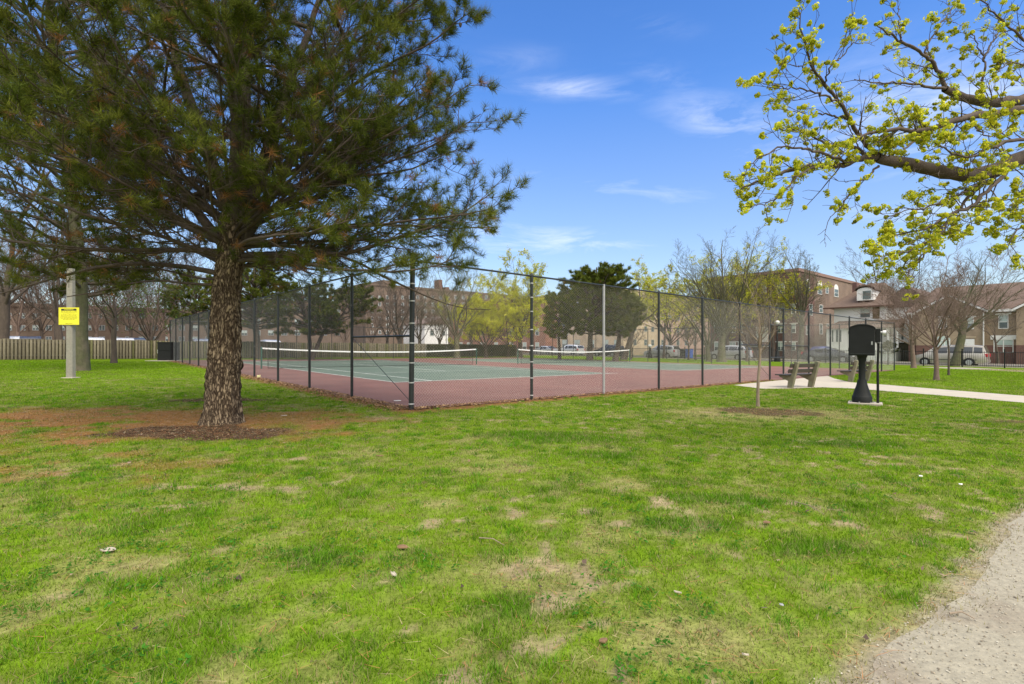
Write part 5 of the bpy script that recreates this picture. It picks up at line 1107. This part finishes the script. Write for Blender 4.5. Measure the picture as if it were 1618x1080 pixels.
    for sg in (-1, 1):
        MB().box(-Ln/2-.02, -Ln/2+.16, sg*hw*.80-.10, sg*hw*.80+.10, .80, 1.05).build('tail_light', M_red, root, bevel=.02)
        MB().box(Ln/2-.22, Ln/2-.02, sg*hw*.72-.14, sg*hw*.72+.14, .60, .72).build('headlight', M_clear, root, bevel=.02)
        MB().box(.85, 1.0, sg*(hw+.10)-.08, sg*(hw+.10)+.08, 1.0, 1.12).build('mirror', paint, root, bevel=.02)
        MB().box(-Ln/2+.6, Ln/2-.9, sg*(hw+.004)-.006, sg*(hw+.004)+.006, .52, .57).build('side_trim', M_tyre, root)
    MB().box(-Ln/2-.05, -Ln/2+.05, -hw*.8, hw*.8, .34, .56).build('bumper', paint, root, bevel=.02); MB().box(Ln/2-.06, Ln/2+.05, -hw*.78, hw*.78, .30, .48).build('bumper', M_tyre, root, bevel=.02)
    return root
def paint(nm, c): return mat('car_paint_'+nm, c, .28, .25, coat=.8)
P_beige, P_silver, P_white, P_grey, P_navy, P_black = [paint(*q) for q in (('beige', (.42, .385, .33)), ('silver', (.50, .50, .49)), ('white', (.75, .75, .75)), ('grey', (.10, .11, .12)), ('navy', (.03, .05, .18)), ('black', (.02, .02, .022)))]
def on_t(px, t): return W(t, sat(px, t))
gp = 'cars parked along the far street'
car('beige silver minivan with red tail lamp parked behind the iron fence', on_t(1501, 51.5), LA, P_beige, 'van', group=gp)
car('light silver SUV parked right of the thick green tree trunk', on_t(1153, 51.6), LA, P_silver, 'suv', group=gp)
car('pale silver SUV parked left of the blue bin', on_t(1046, 51.6), LA, P_silver, 'suv', group=gp)
car('white car with blue glass parked under the dark pines', on_t(901, 51.7), LA, P_white, 'suv', group=gp)
car('dark grey sedan parked behind the pale iron fence, between bench and pedestal box', on_t(1311, 51.7), LA+PI, P_grey, 'sedan', group=gp)
car('navy blue car standing on the drive of the white house', W(62.5, sat(1295, 62.5)), RA+PI, P_navy, 'suv')
car('dark car parked behind the two pine trunks', on_t(962, 51.7), LA, P_black, 'suv', group=gp)
car('silver car half hidden at the end of the ivy fence', on_t(862, 51.7), LA, P_silver, 'sedan', group=gp)
gy = 'cars in the yard behind the board fence'
for px, lab, pt, kd in ((14, 'white van roof showing over the board fence at the far left', P_white, 'van'), (47, 'black car roof showing over the board fence at the left', P_black, 'van'), (148, 'white van roof over the board fence right of the thick trunk', P_white, 'van'), (196, 'white van roof over the board fence beside the slim trunk', P_white, 'van'), (218, 'dark van roof over the board fence near the cabinet', P_black, 'van'), (318, 'white van roof over the board fence behind the left court fence', P_white, 'van'), (428, 'white van roof over the board fence behind the pine trunk in the court', P_white, 'van')):
    car(lab, W(tat(px, 48.5), 48.5), LA+PI, pt, kd, group=gy)

def bin_(label, p, m, h=1.1):
    root = empty('wheeled_bin', v3(p, .01)); tag(root, label, 'bin', 'wheeled bins at the kerb'); root.rotation_euler = (0, 0, RA)
    MB().prism([(-.26, .08), (.26, .08), (.34, h-.1), (-.34, h-.1)], -.33, .33).build('body', m, root, bevel=.02); MB().box(-.38, .38, -.37, .36, h-.098, h-.03).build('lid', m, root, bevel=.015)
    for s in (-1, 1): MB((s*.2, .3, .12), (0, 1, 0), (0, 0, 1), (1, 0, 0)).lathe([(.12, -.03), (.12, .03)], 14).build('wheel', M_tyre, root)
bin_('bright blue wheeled bin beyond the courts', on_t(1089, 50.9), M_blue, 1.25); bin_('black wheeled bin next to the blue bin', on_t(1079.5, 50.9), M_black, 1.2)

def street_lamp(label, px, t, top, short=False):
    p = W(t, sat(px, t)); root = empty('street_lamp', v3(p)); tag(root, label, 'lamp post', 'lamp posts along the street'); H = ZZ(top, p[1])-gz(p[0])
    MB().lathe([(.30, 0), (.30, .35), (.22, .5), (.17, 1.0), (.13, 1.2)], 12).build('base', M_blackc, root, smooth=True); MB().lathe([(.09, 1.2), (.06, H-.5)], 12).build('pole', M_blackc, root, smooth=True)
    MB().lathe([(.12, H-.5), (.16, H-.45), (.16, H-.40)], 12).build('collar', M_blackc, root); MB().lathe([(.10, H-.40), (.23, H-.28), (.25, H-.15), (.16, H-.02), (.04, H)], 14).build('globe', M_white, root, smooth=True)
street_lamp('short black lamp post with white globe left of the pale silver SUV', 1027, 49.8, 544); street_lamp('black lamp post with white globe in front of the buff building', 896, 60.5, 525); street_lamp('black street lamp with wide flared base behind the court gate', 1228, 50.0, 506)

def ground_bit(name, label, cat, px, py, L_, w_, h_, m, ang=0, pts=None):
    p = G(px, py); rng = random.Random(px*7+py); n = 9; mb = MB()
    o1 = [(L_/2*math.cos(2*PI*i/n)*(.75+.35*rng.random()), w_/2*math.sin(2*PI*i/n)*(.75+.35*rng.random())) for i in range(n)]
    b = mb.pts([(x, y, .0) for x, y in o1]+[(x*.96, y*.96, h_*(.2+.5*rng.random())) for x, y in o1]+[(0, 0, h_*.6)])
    mb.f += [tuple(b+i for i in reversed(range(n)))]+[(b+i, b+(i+1) % n, b+n+(i+1) % n, b+n+i) for i in range(n)]+[(b+n+i, b+n+(i+1) % n, b+2*n) for i in range(n)]
    o = mb.build(name, m); o.location = v3(p, .018); o.rotation_euler = (0, 0, ang); tag(o, label, cat)
M_chip = mat('pale_chip', (.42, .36, .28), .9, noise=(30, .2)); M_barkbit = mat('bark_bit', (.19, .11, .055), .9, noise=(40, .3)); M_paper = mat('paper', (.75, .75, .72), .8)
ground_bit('flat_stone', 'flat pale grey stone lying on the grass at the lower left', 'stone', 171, 873, .105, .055, .016, M_chip, .1)
ground_bit('bark_piece', 'dark reddish bark piece on the lawn near the middle', 'bark', 635, 869, .085, .045, .018, M_barkbit)
ground_bit('wood_chip', 'pale pointed wood chip below the dark bark piece', 'wood chip', 622, 912, .075, .026, .014, M_chip, -.9)
ground_bit('dead_leaf', 'curled brown leaf on the lawn below the young tree', 'leaf', 1212, 829, .07, .045, .014, M_barkbit, .2)
ground_bit('wood_chip', 'thin pale chip in the grass at the lower centre right', 'wood chip', 1071, 941, .05, .016, .012, M_chip, -.4)
ground_bit('paper_scrap', 'white paper scrap on the right of the lawn, nearer the pedestal', 'litter', 1455, 755, .04, .03, .02, M_paper)
ground_bit('paper_scrap', 'pale blue white scrap on the lawn near the gravel edge', 'litter', 1518, 768, .045, .03, .015, M_paper, .5)
ground_bit('bottle_cap', 'small grey disc lying in the grass at the lower right', 'litter', 1235, 961, .022, .022, .008, M_galv)
ground_bit('dead_leaf', 'dark reddish leaf in the grass at the bottom centre', 'leaf', 954, 1018, .05, .035, .012, M_barkbit, .7)
ground_bit('wood_chip', 'long pale chip in the dry patch at the bottom', 'wood chip', 1178, 1041, .035, .012, .010, M_chip, -.3)
ground_bit('paper_scrap', 'white paper inside the fence left of the corner post', 'litter', 628, 634, .20, .09, .02, M_paper, .2)
ground_bit('yellow_cup', 'pale yellow paper cup lying against the left fence', 'litter', 409, 597, .16, .11, .16, mat('cup_yellow', (.72, .66, .30), .7), .2)
ground_bit('dead_leaf', 'pale curled leaf right of the pine roots', 'leaf', 449, 658, .12, .05, .02, M_chip, .1)
ground_bit('dead_leaf', 'grey brown leaf on the lawn below the fence corner', 'leaf', 600, 722, .09, .04, .012, M_barkbit, .1)
def twig(label, a, b, r=.004):
    p, q = v3(G(*a), .02), v3(G(*b), .015); m = (p+q)/2+np.array([.01, .012, .014]); o = MB().tube([p, m, q], [r, r*.8, r*.5], 6).build('twig', M_barkl, smooth=True, loc=tuple(p)); tag(o, label, 'twig')
twig('thin curved twig on the lawn under the young tree', (1256, 796), (1302, 815)); twig('reddish twig on the lawn left of centre', (757, 854), (797, 865)); twig('dark twig on the edge of the gravel path', (1500, 975), (1540, 982), .005)

# ---------------------------------------------------------------- background trees
YB = [(.50, .50, .035), (.62, .57, .06), (.38, .42, .03)]
gl = 'bare trees behind the board fence'; gs = 'trees along the street'
bare_tree('large bare tree at the left edge in front of the board fence', 3, 566, top=150, spread=.55, fork=.25, tr=.42, limbs=9, seed=21, upright=.5)
bare_tree('bare tree with leaning trunk left of the concrete pole', 98, 565, top=250, spread=.55, fork=.24, tr=.33, limbs=9, seed=22, lean=(-.12, 0), upright=.45)
bare_tree('slim trunked bare tree with level side branches, right of the thick trunk', 180, 573.5, top=330, spread=.55, fork=.34, tr=.16, limbs=8, seed=23, upright=.3)
bare_tree('twisted low forking tree beside the black cabinet', 232, 566, top=385, spread=.6, fork=.16, tr=.22, limbs=8, seed=24, lean=(.3, 0), upright=.5, bloom=([(.10, .15, .03), (.06, .10, .03)], 3500, .07))
for i, (px, Y, top, lab) in enumerate(((-20, 56, 290, 'broad bare tree behind the board fence beyond the left edge'), (47, 68, 350, 'pinkish bare tree behind the fence above the black car roof'), (112, 66, 330, 'bare tree far behind the yellow sign'), (178, 70, 360, 'distant bare tree behind the slim trunked tree'), (238, 72, 380, 'distant bare tree left of the black cabinet'), (28, 52, 300, 'thin bare tree behind the board fence near the left edge'), (66, 60, 330, 'bare tree behind the fence left of the yellow sign'), (152, 58, 300, 'bare tree behind the fence just right of the thick trunk'), (205, 64, 340, 'bare tree with pinkish twigs behind the fence near the cabinet'), (268, 60, 370, 'bare tree rising behind the black cabinet'), (330, 66, 350, 'bare tree behind the big pine trunk'))):
    bare_tree(lab, px, None, Y, top, spread=.6, fork=.18, tr=.2, limbs=9, m=(8, 8, 6), seed=30+i, bark=M_barkr if i % 2 else None, group=gl)
# second conifer behind the pole, its crown fills the upper left
back_pine('tall conifer with thick mossy trunk directly behind the concrete pole', 127, 585.5, top=-250, bottom=468, rad=6.2, tr=.30, seed=41, n1=85, m=(12, 9), nl=.19, nw=.016, per=26, bare=.12, name='conifer_tree', dead=.08, group='evergreens in the park')
# pines beyond the court
back_pine('dark pine behind the court, seen right of the big trunk', 408, None, 46, 395, 520, 4.2, .30, seed=42, n1=56, m=(10, 8), gn=GN*1.4, group='evergreens in the park', nl=.24, nw=.028, per=18)
back_pine('dark pine with forked leaning stem behind the left net', 492, None, 44, 432, 530, 3.9, .20, seed=43, n1=60, m=(10, 8), stems=2, lean=.15, group='evergreens in the park', nl=.24, nw=.028, per=18)
back_pine('green pine foliage low behind the black cabinet', 300, None, 47, 420, 512, 3.6, .2, seed=44, n1=44, group='evergreens in the park', nl=.24, nw=.028, gn=GN*1.5)
back_pine('taller dark green pine right of the centre post, crown above the fence rail', 932, None, 50, 412, 528, 4.2, .30, seed=145, gn=GN*1.35, n1=74, m=(11, 8), stems=1, bare=.12, group='evergreens in the park', nl=.28, nw=.03, per=26, dead=.01)
back_pine('second dark pine with trunk leaning right behind the grey post', 972, None, 49, 456, 530, 2.5, .28, seed=46, gn=GN*1.3, n1=50, m=(10, 8), lean=.16, group='evergreens in the park', nl=.28, nw=.03, per=28, dead=.01)
back_pine('smaller olive pine left of the taller dark pine', 884, None, 53, 458, 535, 2.2, .18, seed=47, n1=44, group='evergreens in the park', nl=.26, nw=.03, per=24, gn=GN*1.9)
# bare and budding trees behind the court
for i, (px, Y, top, sp, tr, lab, bk) in enumerate(((588, 62, 425, .42, .22, 'bare tree with dense upright twigs behind the middle of the left fence', M_barkr), (632, 58, 408, .5, .3, 'dense bare tree directly left of the corner post', M_bark), (664, 66, 430, .5, .25, 'bare tree behind the corner post', M_bark), (693, 60, 455, .45, .2, 'small bare tree in front of the white building', M_bark), (722, 54, 400, .55, .34, 'bare tree with a clear open fork right of the corner post', M_barkg), (548, 66, 450, .5, .2, 'reddish bare tree behind the second left fence post', M_barkr), (612, 70, 440, .5, .24, 'brown bare tree in front of the long brown building', M_bark), (745, 75, 430, .5, .22, 'pale bare tree left of the yellow budding tree', M_bark))):
    bare_tree(lab, px, None, Y, top, spread=sp, fork=.22, tr=tr, seed=60+i, bark=bk, limbs=8)
gb = 'trees with yellow green spring buds'
bare_tree('tall pale yellow budding tree above the fence rail left of the dark pine', 822, None, 62, 392, spread=.62, fork=.2, tr=.3, limbs=11, seed=71, bloom=(YB, 15000, .085), group=gb)
bare_tree('low bright yellow green tree behind the ivy fence', 768, None, 60, 462, spread=1.0, fork=.2, tr=.24, limbs=11, seed=72, upright=.35, bloom=(YB, 20000, .085), group=gb)
bare_tree('small yellow green tree between the low yellow tree and dark pine', 803, None, 66, 466, spread=1.0, fork=.2, tr=.2, limbs=9, seed=75, upright=.3, bloom=(YB, 11000, .07), group=gb)
bare_tree('round yellow green tree left of the large bare tree', 1060, None, 66, 403, spread=.8, fork=.18, tr=.26, limbs=12, seed=73, upright=.4, bloom=(YB, 24000, .075), group=gb)
bare_tree('yellow green tree behind the large bare tree', 1150, None, 70, 378, spread=.6, fork=.2, tr=.3, limbs=12, seed=76, upright=.45, bloom=(YB, 17000, .08), group=gb)
bare_tree('yellow green tree in front of the red brick block', 1200, None, 68, 402, spread=.62, fork=.22, tr=.24, limbs=11, seed=74, upright=.4, bloom=(YB, 17000, .08), group=gb)
bare_tree('largest bare tree with thick mossy trunk in front of the silver SUV', 1140, 571.5, top=343, spread=.55, fork=.20, tr=.40, limbs=15, m=(9, 7, 7), seed=81, bark=M_barkg, upright=.72)
bare_tree('bare tree with forked trunk leaning left beside the largest bare tree', 1120, 571, top=405, spread=.6, fork=.16, tr=.28, limbs=9, seed=82, bark=M_barkg, lean=(-.12, 0))
bare_tree('gnarled bare tree leaning right out of the dark pines', 985, 568, top=424, spread=.35, fork=.45, tr=.30, limbs=6, seed=83, lean=(.38, 0), upright=.3)
bare_tree('small leafless tree near the buff building', 997, None, 56, 510, spread=.6, fork=.4, tr=.12, limbs=6, seed=84); bare_tree('small leafless tree left of the blue bin', 1088, 568, top=512, spread=.55, fork=.45, tr=.11, limbs=6, seed=85); bare_tree('small leafless tree right of the blue bin', 1099, 568, top=500, spread=.6, fork=.4, tr=.13, limbs=6, seed=86)
bare_tree('slim brown trunked tree in front of the pale SUV', 1049, 566, top=430, spread=.4, fork=.4, tr=.16, limbs=7, seed=87, bloom=(YB, 2500, .08))
bare_tree('tall bare tree with ivy clad trunk before the brick apartment corner', 1266, None, 62, 370, spread=.33, fork=.36, tr=.36, limbs=9, m=(9, 7, 6), seed=88, bark=M_barkg, upright=.75)
bare_tree('wide bare tree behind the brick apartment roof', 1222, None, 66, 405, spread=.5, fork=.3, tr=.2, limbs=8, seed=89)
bare_tree('dense pinkish twiggy shrub tree behind the gate', 1262, 565, top=482, spread=1.0, fork=.10, tr=.22, limbs=16, m=(9, 8, 7), seed=90, bark=M_barkr, upright=.7, name='shrub_tree')
bare_tree('low leaning limb tree in front of the parked grey sedan', 1291, 566, top=505, spread=1.1, fork=.12, tr=.13, limbs=4, m=(5, 5, 4), seed=91, upright=.3, lean=(.5, 0))
bare_tree('small bare tree between white house and minivan', 1443.5, 581, top=470, spread=.62, fork=.40, tr=.16, limbs=9, seed=92, bark=M_barkr, upright=.35)
bare_tree('nearer bare park tree with dense pinkish brown twigs left of the minivan', 1480, 600, top=372, spread=.62, fork=.27, tr=.10, limbs=15, m=(10, 9, 8), seed=93, bark=M_barkr, upright=.42, lean=(-.05, 0))
bare_tree('large bare tree with mossy green trunk leaning right over the minivan', 1509, 578.5, top=384, spread=.55, fork=.38, tr=.33, limbs=9, seed=94, bark=M_barkg, lean=(.22, 0), upright=.35)
bare_tree('thin bare sapling between the two trees by the minivan', 1499, 592.5, top=455, spread=.22, fork=.45, tr=.05, limbs=6, m=(4, 4, 2), seed=95, name='sapling', upright=.8)
bare_tree('small bare street tree in front of the tan townhouse windows', 1577, 575, top=470, spread=.45, fork=.42, tr=.11, limbs=7, m=(6, 5, 4), seed=96, upright=.5)
bare_tree('bare tree behind the roofs of the white houses', 1405, None, 84, 372, spread=.55, fork=.25, tr=.3, limbs=9, seed=97); bare_tree('bare brown tree over the white sided house', 1440, None, 80, 400, spread=.5, fork=.25, tr=.26, limbs=9, seed=98, bark=M_barkr)
bare_tree('bare tree behind the townhouse roof', 1535, None, 86, 395, spread=.5, fork=.25, tr=.25, limbs=8, seed=99)
bare_tree('small bare tree near the street left of the gate posts', 1180, None, 52, 470, spread=.5, fork=.3, tr=.12, limbs=7, seed=100)
bare_tree('young slender tree with thin bare branches in a mulch ring by the gate', 1197.5, 642, top=398, spread=.17, fork=.45, tr=.036, limbs=9, m=(5, 4, 3), seed=101, bark=M_barkl, upright=.5, name='young_tree', twig=.0025)
back_pine('small dark spruce in front of the white house porch', 1402, None, 60, 536, 560, 1.3, .08, seed=48, n1=18, m=(6, 5), nl=.2, nw=.03, round_=0, group='evergreens in the park', name='spruce_tree')
# far tree line closing the horizon
def treeline():
    rng = np.random.default_rng(77); n = 2600; a = rng.random(n)*1.9-.95; d = 150+110*rng.random(n); x, y = d*np.sin(a)*1.15, d*np.cos(a)
    H = 7+7*rng.random(n); P0 = np.stack([x, y, gz(x)], 1); D = np.stack([rng.normal(0, .06, n), rng.normal(0, .06, n), np.ones(n)], 1)
    P1, R1 = grow(P0, D, H, np.full(n, .2), 4, .08, .05, rng, .3); b = spawn(P1, R1, 9, rng, .25, 1, (.4, .9), L=H, lenk=(.25, .4), rk=.4, upb=.2); P2, R2 = grow(b[0], b[1], b[2], np.full(len(b[2]), .05), 3, .12, .03, rng, .4)
    c = spawn(P2, R2, 5, rng, .2, 1, (.4, .9), L=b[2], lenk=(.4, .6), rk=.5, upb=.1); P3, R3 = grow(c[0], c[1], c[2], np.full(len(c[2]), .03), 1, .1, 0, rng, .5)
    v, f = tubes([(P1, R1), (P2, R2), (P3, R3)], [4, 3, 3]); tag(npmesh('distant_trees', v, f, M_barkr), 'hazy brown line of distant leafless trees on the horizon', 'trees', kind='stuff')
treeline()

# ---------------------------------------------------------------- maple at the upper right: trunk stands outside the frame, limbs reach in
def maple():
    rng = np.random.default_rng(12); base = v3((9.4, 7.2), -.05); root = empty('maple_tree', base); tag(root, 'budding maple whose limbs with yellow green flower clusters reach in from the right', 'tree')
    def at3(px, py, Y): return np.array([(px-809)/FPX*Y, Y, ZZ(py, Y)])-base
    # trunk
    zs = np.linspace(0, 4.4, 50); P = np.stack([-.05*zs, .02*zs, zs], 1); R = np.interp(zs, [0, .3, 1, 4.4], [.42, .33, .28, .22]); v, f = trunk_mesh(P, R, 36, .05, 5, .3); npmesh('trunk', v, f, M_barkg, root, smooth=True)
    J = P[-1]-np.array([0, 0, .35]); J2 = P[-1]
    limbs = [  # px, py, depth ... start radius, end radius
        ([J, (1760, 232, 6.9), (1680, 236, 6.7), (1618, 248, 6.5), (1575, 266, 6.35), (1533, 277, 6.2), (1490, 270, 6.05), (1450, 262, 6.0), (1420, 256, 5.9), (1385, 248, 5.8)], .155, .062),
        ([(1385, 248, 5.8), (1362, 249, 5.7), (1340, 257, 5.6), (1318, 261, 5.55), (1290, 261, 5.5), (1255, 268, 5.4), (1220, 276, 5.3), (1190, 288, 5.2), (1172, 298, 5.15)], .052, .008),
        ([(1388, 247, 5.8), (1372, 232, 5.75), (1358, 215, 5.7), (1345, 190, 5.6), (1325, 160, 5.45), (1302, 130, 5.3), (1285, 112, 5.2), (1275, 85, 5.1), (1268, 50, 5.05), (1262, 15, 5.0)], .036, .005),
        ([(1370, 247, 5.78), (1355, 236, 5.8), (1335, 231, 5.85), (1312, 228, 5.9), (1285, 215, 6.0), (1255, 205, 6.1), (1225, 205, 6.2)], .034, .005),
        ([(1345, 190, 5.6), (1322, 184, 5.7), (1300, 181, 5.8), (1270, 180, 5.9), (1240, 172, 6.0)], .018, .004),
        ([(1325, 160, 5.45), (1300, 150, 5.3), (1270, 140, 5.2), (1240, 138, 5.1), (1215, 130, 5.0)], .016, .004),
        ([J2, (1760, 165, 7.2), (1680, 150, 7.0), (1618, 156, 6.8), (1585, 161, 6.7), (1550, 161, 6.6), (1520, 152, 6.5), (1493, 140, 6.4)], .12, .048),
        ([(1493, 140, 6.4), (1486, 120, 6.35), (1475, 100, 6.3), (1462, 88, 6.2), (1440, 72, 6.1), (1420, 62, 6.0), (1400, 50, 5.9), (1385, 38, 5.8)], .036, .006),
        ([(1493, 140, 6.4), (1470, 137, 6.3), (1445, 133, 6.2), (1415, 130, 6.1), (1380, 130, 6.0), (1350, 125, 5.9)], .026, .005),
        ([(1462, 88, 6.2), (1468, 65, 6.3), (1485, 38, 6.4), (1500, 20, 6.5), (1508, 5, 6.6)], .018, .004), ([(1425, 64, 6.0), (1420, 40, 6.0), (1420, 10, 6.0)], .012, .004),
        ([J, (1760, 200, 6.4), (1680, 180, 6.2), (1618, 172, 6.1), (1570, 178, 6.0), (1530, 184, 5.9), (1505, 192, 5.8), (1470, 203, 5.7), (1430, 205, 5.6), (1395, 206, 5.5), (1360, 215, 5.4), (1330, 232, 5.3)], .085, .008),
        ([(1549, 161, 6.6), (1551, 140, 6.6), (1555, 110, 6.6), (1554, 90, 6.6), (1545, 72, 6.6), (1536, 50, 6.6)], .024, .005), ([(1555, 92, 6.6), (1566, 70, 6.7), (1580, 48, 6.8), (1600, 32, 6.9)], .018, .005),
        ([(1685, 245, 6.6), (1640, 222, 6.1), (1600, 222, 5.9), (1570, 230, 5.8), (1540, 247, 5.7), (1518, 247, 5.6), (1495, 236, 5.5), (1478, 226, 5.4)], .034, .006),
        ([(1600, 258, 6.4), (1578, 285, 6.2), (1560, 302, 6.0), (1535, 325, 5.8), (1505, 337, 5.7), (1475, 355, 5.6), (1450, 362, 5.5), (1415, 372, 5.4), (1390, 378, 5.3)], .036, .005),
        ([(1612, 254, 6.45), (1590, 268, 6.3), (1560, 285, 6.3), (1530, 310, 6.2), (1515, 330, 6.1), (1500, 345, 6.0), (1490, 368, 5.9), (1465, 395, 5.8), (1445, 420, 5.7)], .034, .005),
        ([(1575, 268, 6.3), (1545, 290, 6.1), (1520, 305, 6.0), (1490, 318, 5.9), (1460, 328, 5.8), (1430, 332, 5.7), (1405, 345, 5.6)], .024, .004),
        ([(1505, 337, 5.7), (1480, 372, 5.7), (1460, 385, 5.6), (1430, 398, 5.5), (1400, 405, 5.4), (1370, 400, 5.3)], .020, .004), ([(1490, 368, 5.9), (1465, 398, 5.7), (1440, 425, 5.6), (1420, 428, 5.5)], .014, .004),
        ([(1388, 262, 5.8), (1370, 278, 5.7), (1352, 296, 5.6), (1338, 312, 5.5), (1325, 330, 5.4), (1312, 342, 5.3)], .018, .004),
        ([(1318, 261, 5.5), (1290, 264, 5.3), (1262, 275, 5.2), (1240, 300, 5.1), (1218, 318, 5.05), (1195, 325, 5.0)], .018, .004),
        ([(1340, 257, 5.6), (1310, 245, 5.3), (1275, 235, 5.1), (1240, 232, 5.0), (1205, 245, 4.9), (1180, 262, 4.9)], .022, .004),
        ([(1650, 262, 6.5), (1630, 285, 6.1), (1612, 310, 6.0), (1600, 335, 5.9)], .022, .004), ([(1700, 262, 6.6), (1655, 330, 6.2), (1625, 350, 6.0), (1600, 372, 5.9), (1592, 392, 5.8)], .022, .004),
        ([(1700, 150, 7.0), (1650, 90, 6.8), (1610, 55, 6.6), (1570, 20, 6.5), (1540, -10, 6.4)], .030, .006), ([(1680, 100, 6.8), (1640, 110, 6.5), (1600, 98, 6.3), (1570, 120, 6.2)], .018, .004),
        ([(1420, 256, 5.9), (1430, 235, 6.1), (1450, 215, 6.3), (1440, 185, 6.4), (1455, 165, 6.5)], .016, .004), ([(1530, 184, 5.9), (1545, 205, 5.7), (1570, 215, 5.6), (1600, 200, 5.6)], .014, .004),
        ([(1302, 130, 5.3), (1315, 100, 5.2), (1330, 90, 5.2), (1345, 70, 5.2), (1365, 60, 5.2)], .012, .004), ([(1285, 112, 5.2), (1262, 105, 5.1), (1240, 100, 5.1)], .010, .003)]
    segs = []
    for pts, ra, rb in limbs:
        Q = [p if isinstance(p, np.ndarray) else at3(*p) for p in pts]; Q = np.array(Q); n = len(Q); tt = np.linspace(0, n-1, 25)
        # smooth through the points
        C = np.empty((25, 3))
        for i, t in enumerate(tt):
            k = min(int(t), n-2); u = t-k; p0, p1, p2, p3 = Q[max(k-1, 0)], Q[k], Q[k+1], Q[min(k+2, n-1)]
            C[i] = .5*((2*p1)+(-p0+p2)*u+(2*p0-5*p1+4*p2-p3)*u*u+(-p0+3*p1-3*p2+p3)*u**3)
        C[1:-1] += rng.normal(0, .008, (23, 3)); ra *= .74; rb *= .85; segs.append((C, np.linspace(ra, rb, 25)*(1+.07*np.sin(np.arange(25)*2.1))))
    # more limbs on the side away from the picture so the tree is whole
    for i in range(9):
        az = -1.35+i*.38; el = .55+.3*(i % 3); st = J2-np.array([0, 0, .1*i]); d = np.array([math.cos(az)*math.cos(el), math.sin(az)*math.cos(el), math.sin(el)]); Q, Rq = grow(st[None], d[None], np.array([4.5]), np.array([.12]), 24, .07, .01, rng, .1); segs.append((Q[0], Rq[0]))
    P1 = np.array([s[0] for s in segs]); R1 = np.array([s[1] for s in segs]); Ls = np.linalg.norm(np.diff(P1, axis=1), axis=2).sum(1)
    tw = []
    P2s, R2s = [], []
    for i in range(len(segs)):
        thick = R1[i, 0] > .07; m = int(Ls[i]*(8 if not thick else 4)); 
        a = spawn(P1[i:i+1], R1[i:i+1], max(m, 3), rng, .12 if not thick else .35, 1, (.35, 1.0), rk=.4, upb=.10, lenk=(.22, .62)); Q, Rq = grow(a[0], a[1], a[2], np.clip(a[3], .004, .008), 5, .16, .03, rng, .4); P2s.append(Q); R2s.append(Rq)
    P2 = np.concatenate(P2s); R2 = np.concatenate(R2s); L2 = np.linalg.norm(P2[:, -1]-P2[:, 0], axis=1)
    b = spawn(P2, R2, 4, rng, .3, 1, (.4, 1.0), L=L2, lenk=(.3, .6), rk=.7, upb=.2); P3, R3 = grow(b[0], b[1], np.clip(b[2], .06, .3), np.full(len(b[2]), .0028), 3, .2, .05, rng, .6)
    v, f = tubes([(P1, R1), (P2, R2), (P3, R3)], [12, 5, 4]); npmesh('branches', v, f, M_bark, root, smooth=True)
    # flower clusters: tight balls of small leaflets at the shoot tips, each with a few stalks
    T = np.concatenate([P3[:, -1], P2[:, -1], P1[:, -1]]); dens = fbm(T[:, 0]*1.0+20, T[:, 2], .5, 44); k = rng.random(len(T)) < np.clip(dens*1.6-.26, 0, .9); T = T[k]; n = len(T); print('maple clusters', n)
    ax = unit(rng.normal(0, 1, (n, 3))); per = 40; sz = .018+.036*rng.random(n)**1.3; off = unit(rng.normal(0, 1, (n, per, 3)))*(.45+.55*rng.random((n, per, 1)))*sz[:, None, None]; off *= (.6+.5*rng.random((n, per, 1))); off += ax[:, None]*(off*ax[:, None]).sum(-1, keepdims=True)*1.1; off[..., 2] *= .85
    C0 = T[:, None]+off; nrm = unit(off); u = unit(np.cross(nrm, rng.normal(0, 1, nrm.shape))); w = np.cross(nrm, u)*.6; s = (.010+.012*rng.random((n, per, 1)))
    q = np.stack([C0-u*s, C0-w*s+nrm*s*.4, C0+u*s, C0+w*s+nrm*s*.4], 2).reshape(-1, 3)
    cc = np.array([(.62, .62, .035), (.52, .56, .03), (.70, .66, .06), (.36, .44, .03)])[rng.integers(0, 4, (n, per))]*(.75+.45*rng.random((n, 1, 1)))*(.8+.4*rng.random((n, per, 1)))
    npmesh('blossom', q, np.arange(len(q)).reshape(-1, 4), M_bloom, root, col=np.repeat(cc.reshape(-1, 3), 4, axis=0))
maple()
